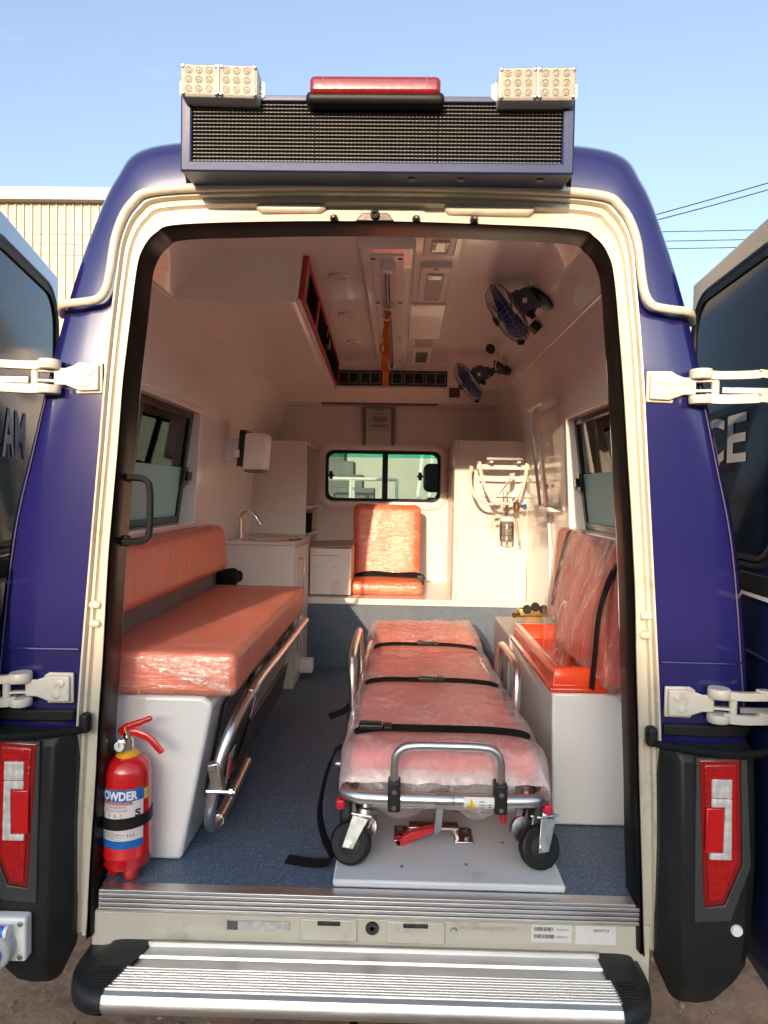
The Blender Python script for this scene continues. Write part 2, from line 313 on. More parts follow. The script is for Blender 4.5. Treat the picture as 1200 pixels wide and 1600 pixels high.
# ------------------------------------------------------------------ setting: ground, sheds, wires, neighbours
def ground():
    xs = [-400, -120, -40, -15, -6] + [-3 + .12 * i for i in range(51)] + [6, 15, 40, 120, 400]
    ys = [-400, -120, -45, -20, -8, -4] + [-2.5 + .12 * i for i in range(46)] + [5, 10, 20, 45, 120, 400]
    mb = MB(); n = len(ys)
    mb.add([(x, y, (fbm((x, y, 0), 2.1, 3) * .018 + fbm((x, y, 0), 9, 5) * .006) if abs(x) < 3.2 and -2.6 < y < 3.2 else 0) for x in xs for y in ys],
           [(i * n + j, i * n + j + 1, (i + 1) * n + j + 1, (i + 1) * n + j) for i in range(len(xs) - 1) for j in range(n - 1)])
    g = mat('dry_dirt', (.24, .155, .105), .95, var=.35, vscale=5, bump=1., bscale=55, detail=10, dirt=(.34, .25, .18), dscale=22, dlo=.45, dhi=.7, spec=.15)
    o = mb.build('ground', g); o['kind'] = 'structure'; return o
ground()
peb = MB()
for i in range(2600):
    x, y = random.uniform(-1.9, 2.4), random.uniform(-.9, 2.2); r = random.choice([.003, .004, .006, .009, .013]) * random.uniform(.7, 1.2)
    z = fbm((x, y, 0), 2.1, 3) * .018 + fbm((x, y, 0), 9, 5) * .006
    c = Vector((x, y, z + r * .25)); vs = []
    for d in ((1, 0, 0), (-1, 0, 0), (0, 1, 0), (0, -1, 0), (0, 0, .7), (0, 0, -.7)): vs.append(c + Vector(d) * r * random.uniform(.7, 1.3))
    peb.add(vs, [(0, 2, 4), (2, 1, 4), (1, 3, 4), (3, 0, 4), (2, 0, 5), (1, 2, 5), (3, 1, 5), (0, 3, 5)])
o = peb.build('gravel', mat('pebble', (.30, .21, .15), .9, var=.4, vscale=40), smooth=False, kind='stuff'); o['label'] = 'loose reddish brown grit on the bare earth'; o['category'] = 'gravel'

SHEET = mat('cream_sheeting', (.35, .33, .275), .5, var=.05, vscale=.5, dirt=(.28, .25, .20), dscale=.6, dlo=.6, dhi=.9, stretch=(3, 3, .3))
def shed(name, label, x0, x1, y0, y1, h, pitch=.28, facing=-1):
    t = thing(name, label, 'building', ((x0 + x1) / 2, (y0 + y1) / 2, 0))
    yf = y0 if facing < 0 else y1
    n = int((x1 - x0) / pitch)
    prof = []
    for i in range(n):
        x = x0 + i * pitch
        prof += [(x, 0), (x + pitch * .72, 0), (x + pitch * .78, .05), (x + pitch * .94, .05)]
    prof.append((x0 + n * pitch, 0))
    wl = MB().loft([[Vector((x, yf + facing * d, z)) for x, d in prof] for z in (0, h * .5, h)]); wl.box(x0, x1, *sorted((yf - facing * .04, yf - facing * .25)), 0, h)
    wl.build('wall', SHEET, t, smooth=False)
    for xa in (x0, x1 - .2): MB().box(xa, xa + .2, y0 + .3, y1 - .3, 0, h).build('side_wall', SHEET, t, smooth=False)
    MB().box(x0 - .2, x1 + .2, y0 - .35, y1 + .35, h + .002, h + .40).build('roof_fascia', mat('fascia', (.40, .375, .32), .45, var=.03), t, smooth=False)
    return t
sh = shed('warehouse', 'cream corrugated warehouse beyond the roof behind the left door', -42, -4.5, 22, 40, 11.15)
shed('factory_shed', 'long tall factory shed behind the viewer that shades the yard', -70, 60, -44, -30, 7.55, pitch=1.2, facing=1)
bw = MB().box(-3.6, 14, 15.0, 15.2, 0, 2.9).box(-3.6, 14, 14.94, 15.26, 2.902, 3.0).build('boundary_wall', mat('limewash', (.46, .45, .42), .8, var=.08, vscale=1.2, dirt=(.5, .45, .36), dscale=1.5), None, smooth=False)
tag(bw, 'pale limewashed boundary wall seen ahead through the windscreen', 'wall')
# overhead wires
WIRE = mat('cable_black', (.015, .015, .018), .6)
def wire(p, q, r, label, sag=.12, n=14):
    P = [Vector(p).lerp(Vector(q), i / n) - Vector((0, 0, sag * 4 * (i / n) * (1 - i / n))) for i in range(n + 1)]
    o = MB().tube(P, r, 6).build('overhead_wire', WIRE); tag(o, label, 'wire', 'overhead wires'); return o
wire((3.4, 13, 6.96), (10.2, 13, 8.98), .011, 'thick upper overhead cable, rising steeply beside the roof', .05)
wire((3.4, 13.05, 6.90), (10.2, 13.05, 8.86), .011, 'thick lower overhead cable, twisted alongside the steep upper one', .08)
for z, d in ((7.137, 'topmost of the three thin level wires right of the van'), (6.945, 'middle of the three thin level wires right of the van'), (6.79, 'lowest of the three thin level wires right of the van')):
    wire((3, 13, z - .07), (11, 13, z + .18), .008, d, .02)
for y_, d in ((360, 'upper thin wire crossing in front of the cream warehouse'), (375, 'middle thin wire crossing in front of the cream warehouse'), (392, 'lower thin wire crossing in front of the cream warehouse')):
    z = 1.7 + (760 - y_) / 1110 * 17.0
    wire((-16, 15.2, z - .03), (-4, 15.2, z - .12), .0045, d, .02)

def tree(name, label, base, h, r, n, seed):
    rnd = random.Random(seed); t = thing(name, label, 'tree', base)
    b = Vector(base); tr = MB(); tr.tube(smooth_path([b, b + Vector((.1, 0, h * .25)), b + Vector((0, .1, h * .55)), b + Vector((.05, .05, h * .8))], 4), [.16 - .13 * i / 12 for i in range(13)], 8)
    cl = []
    for k in range(9):
        a = rnd.uniform(0, 6.3); e = b + Vector((math.cos(a) * r * .7, math.sin(a) * r * .7, h * rnd.uniform(.5, .9))); s0 = b + Vector((0, 0, h * rnd.uniform(.3, .5)))
        tr.tube([s0, s0.lerp(e, .5) + Vector((0, 0, .1)), e], [.06, .04, .015], 6); cl.append(e)
    tr.build('trunk', mat('bark', (.10, .075, .05), .9, var=.3, vscale=20), t)
    cr = MB()
    for i in range(n):
        c = rnd.choice(cl); p = c + Vector((rnd.gauss(0, 1), rnd.gauss(0, 1), rnd.gauss(0, .8))) * r * .3
        d = Vector((rnd.gauss(0, 1), rnd.gauss(0, 1), rnd.gauss(0, 1))).normalized(); a, bb = frame_of(d); s = rnd.uniform(.05, .12)
        cr.add([p - a * s, p + bb * s * .5, p + a * s, p - bb * s * .5], [(0, 1, 2, 3)])
    cr.build('crown', mat('leaf_green', (.055, .085, .025), .6, var=.5, vscale=3), t, smooth=False)
    return t
tree('neem_tree', 'dark leafy tree outside the left side window', (-4.12, 11.5, 0), 3.9, .62, 2600, 3)

# white van parked beyond, glimpsed through the right-hand side window
def parked_van():
    t = thing('parked_van', 'white van with an orange stripe glimpsed through the right side window', 'van', (2.9, 3.6, 0))
    WV = mat('white_van_paint', (.78, .78, .77), .3, var=.03, coat=.6)
    prof = [(1.95, .35), (1.92, .9), (1.94, 1.3), (2.02, 1.9), (2.12, 2.25), (2.3, 2.42), (2.9, 2.48), (3.5, 2.42), (3.68, 2.25), (3.78, 1.9), (3.86, 1.3), (3.88, .9), (3.85, .35)]
    st = [(1.3, .94), (1.42, 1.), (5.0, 1.), (5.5, .9), (6.0, .62)]
    lo = [[Vector((lerp(2.9, x, .97 if k == 0 else 1), y, lerp(.35, z, s if z > .9 else 1))) for x, z in prof] for k, (y, s) in enumerate(st)]
    b = MB().loft(lo, closed=True); b.f.append(tuple(range(len(prof)))); n = len(b.v); b.f.append(tuple(range(n - len(prof), n))); b.build('body', WV, t, angle=30)
    MB().add([(1.968, 1.5, 1.52), (1.968, 3, 1.52), (2.03, 3, 1.98), (2.03, 1.5, 1.98)], [(0, 1, 2, 3)]).warp(lambda v: v - Vector((.012, 0, 0))).build('side_window', mat('dark_glass', (.02, .025, .03), .08), t)
    MB().add([(1.94, 1.42, 2.00), (1.94, 5, 2.00), (1.985, 5, 2.10), (1.985, 1.42, 2.10)], [(0, 1, 2, 3)]).warp(lambda v: v + Vector((.07, 0, 0))).build('stripe', mat('orange_stripe', (.75, .17, .02), .5), t)
    for y in (2.1, 4.9):
        for x in (2.02, 3.78):
            wl = MB().lathe((x, y, .34), (1, 0, 0), [(.2, -.1), (.33, -.1), (.34, -.07), (.34, .07), (.33, .1), (.2, .1)], 24).build('wheel', RUB, t)
            MB().lathe((x, y, .34), (1, 0, 0), [(.02, -.105), (.19, -.105), (.19, .105), (.02, .105)], 20).build('rim', STEEL, wl)
    for x in (2.02, 3.78): MB().box(x - .06, x + .06, 1.27, 1.31, .8, 1.15).build('tail_lamp', lens('van_lamp', (.45, .01, .01)) if 'van_lamp' not in MATS else MATS['van_lamp'], t)
parked_van()
bpy.data.objects['parked_van'].scale = (1, 1, 1.12)

# ------------------------------------------------------------------ the ambulance van: shell
VAN = thing('ambulance_van', 'dark blue high-roof ambulance van seen from behind with both rear doors open', 'van')
S = 8
def half(keys, sm=True, ys=0.):
    """keys: (x, z) from sill to top centre -> closed-over half turned into a full arch of points at depth ys (number or list)"""
    k = len(keys); P = [Vector((x, (ys[i] if isinstance(ys, list) else ys), z)) for i, (x, z) in enumerate(keys)]
    if sm: pts = smooth_path(P + [Vector((-P[-2].x, P[-2].y, P[-2].z))], S)[: (k - 1) * S + 1]
    else: pts = [P[i].lerp(P[i + 1], j / S) for i in range(k - 1) for j in range(S)] + [P[-1]]
    return pts + [Vector((-p.x, p.y, p.z)) for p in reversed(pts[:-1])]
kA = [(.712, .52), (.702, .80), (.682, 1.15), (.660, 1.55), (.640, 1.80), (.621, 2.03), (.601, 2.235), (.586, 2.300), (.555, 2.342), (.500, 2.364), (.25, 2.374), (0, 2.378)]
kB = [(.752, .50), (.730, .80), (.713, 1.15), (.691, 1.55), (.668, 1.80), (.647, 2.03), (.618, 2.245), (.596, 2.314), (.558, 2.356), (.500, 2.376), (.25, 2.387), (0, 2.390)]
kB = [(lerp(p[0], q[0], .62), lerp(p[1], q[1], .75)) for p, q in zip(kA, kB)]
kC = [(.782, .50), (.775, .80), (.758, 1.15), (.728, 1.55), (.708, 1.80), (.690, 2.03), (.668, 2.23), (.652, 2.345), (.615, 2.418), (.545, 2.452), (.25, 2.464), (0, 2.467)]
kD = [(.93, .45), (.945, .80), (.960, 1.15), (.918, 1.55), (.866, 1.80), (.814, 2.03), (.770, 2.22), (.724, 2.37), (.668, 2.495), (.585, 2.575), (.30, 2.60), (0, 2.605)]
kE = [(1.0, .45), (1.010, .80), (1.022, 1.15), (.982, 1.55), (.925, 1.80), (.868, 2.03), (.822, 2.22), (.778, 2.385), (.722, 2.545), (.63, 2.640), (.30, 2.665), (0, 2.67)]
kW = [(.845, .60), (.845, .80), (.845, 1.15), (.840, 1.55), (.828, 1.80), (.812, 2.03), (.765, 2.22), (.712, 2.345), (.62, 2.445), (.525, 2.500), (.25, 2.510), (0, 2.514)]
yU = [0, 0, 0, 0, 0, 0, .012, .03, .05, .06, .06, .06]
def mixk(a, b, t): return [(lerp(p[0], q[0], t), lerp(p[1], q[1], t)) for p, q in zip(a, b)]
def yo(v): return [v + y for y in yU]

# cream door frame (jambs and header, one pressed steel frame)
prof = [(0, .012), (.05, .002), (.30, .004), (.34, .014), (.38, .018), (.60, .018), (.64, .012), (.67, .004), (.80, .003), (.845, .006), (.87, -.008), (.89, -.011), (.97, -.012), (1.0, -.009), (1.02, .02)]
MB().loft([half(mixk(kB, kC, t), True, y) for t, y in prof]).build('door_frame', CREAM, VAN, angle=50)
# rubber seal round the opening
pr = [(-.05, .07), (-.05, .02), (.1, -.012), (.35, -.022), (.5, -.014), (.62, -.024), (.85, -.016), (1.02, .0), (1.05, .02)]
def wob(l):
    return [p + Vector((nz(p, 5, 2) * .003, nz(p, 3, 8) * .004, nz(p, 4, 5) * .002)) for p in l]
sl = MB().loft([wob(half(mixk(kA, kB, t), True, y)) for t, y in pr]).build('door_seal', mat('seal_rubber', (.0055, .0052, .005), .30, var=.25, vscale=12, bump=.06, bscale=60, spec=.28, dirt=(.035, .030, .024), dscale=9, dlo=.62, dhi=.9), VAN, angle=60); sl['label'] = 'black rubber seal round the rear door opening'
# painted rear corner panels and flanks
def flank_skip(i, j, n_pts, ylist):
    return False
stations = [(kC, yo(.004), 0), (mixk(kC, kD, .5), yo(.000), 0), (kD, yo(.004), 0), (mixk(kD, kE, .45), yo(.016), 0), (mixk(kD, kE, .8), yo(.05), 0), (kE, yo(.12), 0)]
loops = [half(k, True, y) for k, y, _ in stations]
ysl = [.40, .50, 1.28, 1.30, 2.0, 3.3, 4.42]
loops += [half(kE, True, yo(y)) for y in ysl]
def skipE(i, j):
    if i < 6: return False
    y0, y1 = ysl[i - 6], ysl[i - 5] if i - 5 < len(ysl) else 9
    if not (3 * S <= j < 5 * S or len(loops[0]) - 1 - 5 * S <= j < len(loops[0]) - 1 - 3 * S): return False
    right = j < 6 * S
    return ((.49 < y0 < 1.29) if right else (.39 < y0 < 1.27)) or y0 > 3.2
MB().loft(loops, skip=skipE).build('body_shell', BLUE, VAN, angle=40)
MB().prism([(-1.0, 4.42, .45), (1.0, 4.42, .45), (1.0, 4.42, 1.50), (-1.0, 4.42, 1.50)], (0, .02, 0)).build('front_apron', BLUE, VAN)
nose = MB().loft([[Vector((x * k, y, z)) for x, z in ((-1.0, .45), (-1.0, zt), (1.0, zt), (1.0, .45))] for y, zt, k in ((4.441, 1.42, 1.), (4.9, 1.36, .98), (5.2, 1.15, .93), (5.3, .9, .88), (5.3, .45, .88))], closed=True).build('bonnet', BLUE, VAN, bevel=.03)
for y in (1.35, 4.55):
    for s_ in (-1, 1):
        wh = MB().lathe((s_ * .82, y, .36), (s_, 0, 0), [(.21, -.10), (.33, -.10), (.355, -.07), (.36, 0), (.355, .07), (.33, .10), (.21, .10)], 32).build('wheel', RUB, VAN)
        MB().lathe((s_ * .82, y, .36), (s_, 0, 0), [(.03, .04), (.17, .05), (.205, .085), (.209, .0), (.209, -.085)], 24).build('rim', STEEL, wh)
for s_ in (1, -1):   # folded panel seams on the corner posts
    P = smooth_path([Vector((s_ * (lerp(kD[i][0], kE[i][0], .30)), yU[i] + .006, kD[i][1])) for i in (2, 3, 4, 5)], 6)
    MB().tube(P, .0016, 6).build('panel_seam', mat('seam_grey', (.10, .09, .13), .4), VAN)
# drip rail that follows the top of the opening and runs out over the corner panels
rail = [(.835, .06, 2.158), (.80, -.012, 2.166), (.745, -.020, 2.172), (.706, -.020, 2.181), (.686, -.020, 2.208), (.676, -.020, 2.250), (.659, -.020, 2.349), (.620, -.020, 2.424), (.547, -.020, 2.458), (.25, -.020, 2.470)]
rail = smooth_path(rail + [(0, -.020, 2.473)], 5); rail = rail + [Vector((-p.x, p.y, p.z)) for p in reversed(rail[:-1])]
MB().tube(rail, .0110, 12, sq=(1.0, 1.0), hint=(0, 0, 1)).build('drip_rail', CREAM, VAN, angle=60)

# header pressings, striker and bolts
MB().prism([(-.30, .0, 2.436), (-.13, .0, 2.436), (-.125, .0, 2.425), (-.15, .0, 2.415), (-.295, .0, 2.415), (-.31, .0, 2.425)], (0, .05, 0)).build('header_pressing', CREAM, VAN, bevel=.006)
MB().prism([(.18, .0, 2.44), (.40, .0, 2.438), (.41, .0, 2.426), (.395, .0, 2.414), (.19, .0, 2.414), (.175, .0, 2.426)], (0, .05, 0)).build('header_pressing', CREAM, VAN, bevel=.006)
MB().prism([(-.12, .012, 2.43), (.12, .012, 2.43), (.16, .012, 2.40), (-.16, .012, 2.40)], (0, .05, 0)).build('header_pressing', CREAM, VAN, bevel=.005)
st = MB().prism([(-.05, -.012, 2.388), (-.032, -.012, 2.410), (.032, -.012, 2.410), (.05, -.012, 2.388)], (0, .05, 0)).build('door_striker', mat('oily_steel', (.06, .055, .05), .4, .7, var=.4, vscale=40), VAN, bevel=.003)
MB().lathe((0, -.014, 2.402), (0, -1, 0), [(.004, -.004), (.004, .010), (.007, .012), (.0115, .010), (.0125, 0)], 16).build('striker_socket', MATS['oily_steel'], st)
for x in (-.105, .105, .252):
    MB().lathe((x, -.006, 2.394), (0, -1, 0), [(.011, 0), (.011, .006), (.006, .014), (.003, .02)], 8).build('bolt', MATS['oily_steel'], VAN)
for s in (-1, 1):
    for z in (1.39, 1.34):
        MB().rbox(s * .718 - .016, s * .718 + .016, -.008, .03, z - .010, z + .010, .009, (3, 2, 2)).build('bump_stop', CREAM, VAN, merge=1e-5)

# load floor, sill, riser and bulkhead
flo = MB().box(-.85, .85, .074, 2.42, F - .03, F).build('floor', FLOOR, VAN, smooth=False); flo['label'] = 'blue speckled vinyl load floor'
MB().box(-.70, .71, -.012, .073, F - .062, F - .006).build('sill_panel', CREAM, VAN, bevel=.003)
MB().box(-.70, .71, .0205, .0735, F - .0055, F + .0005).build('floor_edge', FLOOR, VAN, smooth=False)
for k in range(4): MB().box(-.695, .715, -.022 + .0005 * k, -.011, F - .006 - .0125 * k - .009, F - .006 - .0125 * k).build('threshold_rib', ALU, VAN, bevel=.0015)
MB().box(-.695, .705, -.020, .020, F - .005, F + .003).build('threshold_strip', ALU, VAN, bevel=.0015)
lp = MB().box(-.72, .75, -.006, .02, .40, F - .0625).build('sill_skirt', CREAM, VAN, bevel=.004); lp['label'] = 'cream rear sill panel with stickers and lock pockets'
for x0, x1 in ((-.165, -.015), (.06, .215)):
    pk = MB().box(x0, x1, -.012, -.005, .516, .575).build('lock_pocket', CREAM, lp, bevel=.004, seg=3)
    MB().box(x0 + .045, x1 - .045, -.015, -.011, .560, .572).build('lock_keeper', MATS['oily_steel'], lp, bevel=.002)
MB().lathe((.024, -.006, .553), (0, -1, 0), [(.006, 0), (.006, .004), (.016, .006), (.018, .003), (.018, 0)], 16).build('sill_bolt', MATS['oily_steel'], lp)
MB().lathe((.238, -.006, .553), (0, -1, 0), [(.004, .008), (.008, .008), (.010, 0)], 12).build('sill_bolt', STEEL, lp)
PAPER = mat('sticker_paper', (.72, .70, .66), .6, var=.05, vscale=10, dirt=(.5, .44, .36), dscale=30)
INK = mat('ink_black', (.03, .03, .03), .7, var=.1)
def flat_text(s, size, origin, ux, uz, mt, name, parent, bold=0., align='LEFT', sx=1.):
    vs, fs = text_verts(s, size, align, bold); ux, uz, o = Vector(ux), Vector(uz), Vector(origin)
    return MB().add([o + ux * v.x * sx + uz * v.y for v in vs], fs).build(name, mt, parent, smooth=False)
def sticker(x0, x1, z0, z1, y=-.0075):
    return MB().box(x0, x1, y - .001, y + .002, z0, z1).build('sticker', PAPER, lp, smooth=False)
MB().box(-.36, -.195, -.011, -.005, .540, .565).build('sticker', mat('foil_sticker', (.5, .5, .47), .35, .5, var=.2, vscale=60), lp, smooth=False)
MB().box(-.358, -.33, -.012, -.0105, .541, .564).build('sticker_panel', mat('sticker_grey', (.10, .10, .10), .5), lp, smooth=False)
sticker(.44, .545, .530, .578)
rb = random.Random(4)
for z in (.560, .541):
    bars = MB(); x = .447
    while x < .497:
        bw_ = rb.choice([.0012, .002, .0006]); bars.box(x, x + bw_, -.0092, -.0084, z, z + .010); x += bw_ + rb.choice([.001, .0015, .0022])
    bars.build('barcode', INK, lp, smooth=False)
flat_text('MADE IN', .008, (.505, -.0092, .562), (1, 0, 0), (0, 0, 1), INK, 'lettering', lp)
flat_text('4NJB00723', .007, (.502, -.0092, .543), (1, 0, 0), (0, 0, 1), INK, 'lettering', lp)
sticker(.555, .66, .528, .580)
flat_text('4JB00723', .011, (.60, -.0092, .562), (1, 0, 0), (0, 0, 1), INK, 'lettering', lp)
flat_text('*M1337814NJB00723*', .017, (.245, -.0075, .556), (1, 0, 0), (0, 0, 1), mat('stamped', (.42, .38, .30), .6), 'lettering', lp)

MB().box(-.50, .86, 2.40, 2.43, F, 1.018).build('riser', RISER, VAN, smooth=False)
MB().box(-.50, .86, 2.392, 3.27, 1.020, 1.058).build('platform', LAM, VAN, bevel=.004)
MB().box(.150, .153, 2.396, 2.4, F, 1.018).build('riser_joint', GREY, VAN, smooth=False)
# inner lining: side walls and ceiling
wy = [.07, .40, .50, 1.28, 1.30, 2.0, 3.27]
def wall_loop(y):
    l = half([(x + (.06 * (y - .5) if i == 9 else .035 * (y - .5) if i == 8 else 0), z) for i, (x, z) in enumerate(kW)], False, y); return l
WL = [wall_loop(y) for y in wy]; NW = len(WL[0])
def side_skip(i, j):
    if j < 5 * S and j >= 3 * S: return .49 < wy[i] < 1.29
    if NW - 1 - 5 * S <= j < NW - 1 - 3 * S: return .39 < wy[i] < 1.27
    return False
def arch(lo, hi, name):
    """slice of the arch between point indices"""
    mb = MB(); mb.loft([l[lo:hi + 1] for l in WL], skip=lambda i, j: side_skip(i, j + lo)); return mb.build(name, FRP, VAN, angle=25)
arch(0, 7 * S, 'wall_lining').__setitem__('label', 'white lining of the right wall')
arch(NW - 1 - 7 * S, NW - 1, 'wall_lining').__setitem__('label', 'white lining of the left wall')
arch(7 * S, 9 * S, 'cove_panel'); arch(NW - 1 - 9 * S, NW - 1 - 7 * S, 'cove_panel')
arch(9 * S, NW - 1 - 9 * S, 'ceiling')
for s in (1, -1):   # trim beads on the cove joints
    P = [Vector((s * .709, y, 2.343)) for y in wy]; MB().tube(P, .006, 8).build('trim_bead', FRP, VAN)
    P = [Vector((s * (.525 + .06 * (y - .5)), y, 2.4985)) for y in wy]; MB().tube(P, .003, 6).build('trim_bead', FRP, VAN)
# closing piece between the seal and the lining
MB().loft([half(mixk(kA, kB, -.03), True, .07), half(mixk(kA, kB, .6), True, .072), half(kW, False, .071)]).build('lining_edge', FRPW, VAN)

# bulkhead with its window hole
def rrect(x0, x1, z0, z1, r, y, n=6):
    P = []
    for cx, cz, a0 in ((x1 - r, z1 - r, 0), (x0 + r, z1 - r, 90), (x0 + r, z0 + r, 180), (x1 - r, z0 + r, 270)):
        for i in range(n + 1): a = R(a0 + 90 * i / n); P.append(Vector((cx + r * math.cos(a), y, cz + r * math.sin(a))))
    return P
BX0, BX1, BZ0, BZ1 = -.445, .364, 1.632, 1.984
hole = rrect(BX0, BX1, BZ0, BZ1, .05, 3.25); n = len(hole)
def outer(y):
    cx, cz = (BX0 + BX1) / 2, (BZ0 + BZ1) / 2
    return [Vector((cx + (p.x - cx) * .90 / ((BX1 - BX0) / 2), y, cz + (p.z - cz) * .81 / ((BZ1 - BZ0) / 2))) for p in rrect(BX0, BX1, BZ0, BZ1, .05, y)]
MB().loft([hole, outer(3.25)], closed=True).build('bulkhead', mat('bulkhead_lining', (.74, .71, .69), .3, var=.03, bump=.01, bscale=12), VAN, angle=20)
g2 = MB().loft([rrect(BX0 - t, BX1 + t, BZ0 - t, BZ1 + t, .05 + t, y) for t, y in ((0, 3.249), (.005, 3.215), (.02, 3.208), (.045, 3.215), (.06, 3.228), (.066, 3.249))], closed=True).build('window_surround', FRP, VAN, angle=50); g2['label'] = 'raised white moulding round the cab window'
cw = MB().loft([rrect(BX0 - a, BX1 + a, BZ0 - a, BZ1 + a, .05, y) for a, y in ((-.018, 3.235), (-.018, 3.212), (.001, 3.206), (.001, 3.24))], closed=True).build('cab_window', RUB, VAN, angle=50); cw['label'] = 'black framed sliding window into the cab'
MB().box(-.045, -.005, 3.215, 3.24, BZ0 + .012, BZ1 - .012).build('window_divider', BLKG, cw)
for x0, x1, y in ((BX0 + .01, -.02, 3.236), (-.03, BX1 - .01, 3.244)): MB().box(x0, x1, y, y + .004, BZ0 + .01, BZ1 - .01).build('pane', GLASS, cw, smooth=False)
for x in (-.410, .225):
    c = MB().box(x - .012, x + .012, 3.215, 3.236, 1.783, 1.840); c.box(x - .022, x + .022, 3.212, 3.226, 1.803, 1.820); c.build('window_latch', BLKG, cw, bevel=.003)

# cab beyond the bulkhead
cab = MB(); cab.box(-.9, .9, 3.28, 4.9, .55, .60); cab.box(-.92, -.88, 3.28, 4.2, .6, 1.45); cab.box(.88, .92, 3.28, 4.2, .6, 1.45); cab.box(-.88, .88, 3.28, 4.45, 2.25, 2.29); cab.box(-.88, .88, 4.55, 4.9, .6, 1.42)
for s in (-1, 1): cab.prism([(s * .88, 4.86, 1.42), (s * .82, 4.86, 1.42), (s * .74, 4.42, 2.26), (s * .80, 4.42, 2.26)], (0, .06, 0)); cab.box(s * .86 - .02, s * .86 + .02, 4.0, 4.08, 1.45, 2.25)
cab.build('cab_shell', mat('cab_grey', (.22, .22, .21), .6, var=.1), VAN, smooth=False)
ws = lambda z: 4.90 - (z - 1.42) * (.44 / .84)
MB().add([(-.86, ws(1.42), 1.42), (.86, ws(1.42), 1.42), (.79, ws(2.005), 2.005), (-.79, ws(2.005), 2.005)], [(0, 1, 2, 3)]).build('windscreen', GLASS, VAN)
MB().add([(-.79, ws(2.005), 2.0051), (.79, ws(2.005), 2.0051), (.76, ws(2.25), 2.25), (-.76, ws(2.25), 2.25)], [(0, 1, 2, 3)]).build('sun_band', glass('green_band', (.10, .60, .45), 1.3), VAN)
ds = thing('driver_seat', 'black driver seat headrest glimpsed through the cab window', 'seat', (.48, 3.62, .6))
MB().rbox(.27, .67, 3.56, 3.70, .95, 1.66, .05, (5, 3, 6)).build('backrest', BLKP, ds, merge=1e-5)
MB().rbox(.26, .50, 3.55, 3.66, 1.70, 1.92, .05, (4, 2, 4)).build('headrest', BLKG, ds, merge=1e-5)
MB().rbox(.27, .67, 3.62, 4.1, .80, .94, .04, (4, 4, 2)).build('seat', BLKP, ds, merge=1e-5)
MB().box(.30, .64, 3.66, 4.0, .6, .8).build('pedestal', GREY, ds)
# white tubular frame seen ahead through the cab window
tf = thing('tubular_rack', 'white tubular steel rack standing ahead of the windscreen', 'rack', (-.55, 7.6, 0))
for x in (-1.05, -.55, .05):
    for y in (7.4, 8.0): MB().tube([(x, y, 0), (x, y, 1.86)], .02, 8).build('leg', WHT, tf)
for z in (1.2, 1.55, 1.86):
    for y in (7.4, 8.0): MB().tube([(-1.05, y, z), (.05, y, z)], .02, 8).build('rail', WHT, tf)
stk = thing('crate_stack', 'stepped dark stack of crates seen ahead through the cab window', 'crates', (-1.1, 9.2, 0))
for k, (x0, x1, z0, z1) in enumerate(((-1.9, -.30, 0, 1.75), (-1.9, -.48, 1.752, 1.95), (-1.85, -.62, 1.952, 2.15), (-1.8, -.76, 2.152, 2.6))): MB().box(x0, x1, 8.9, 9.6, z0, z1).build('crate', mat('crate_grey', (.14, .145, .14), .7, var=.2), stk, smooth=False)

for k, (x0, x1) in enumerate(((.20, .52), (.42, .66))):
    o = MB().tube([(x0, 8.3, 0), (x1, 9.8, 3.0)], .035, 8).build('leaning_pole', WHT, None, loc=(x0, 8.3, 0)); tag(o, ('nearer', 'farther')[k] + ' of two white poles leaning ahead of the windscreen', 'pole', 'leaning poles')
o = MB().box(.86, 1.02, 9.0, 9.15, 0, 3.2).build('timber_post', mat('grey_timber', (.10, .095, .085), .8, var=.3), None, smooth=False, loc=(.94, 9.07, 0)); tag(o, 'dark grey timber post ahead of the windscreen', 'post')

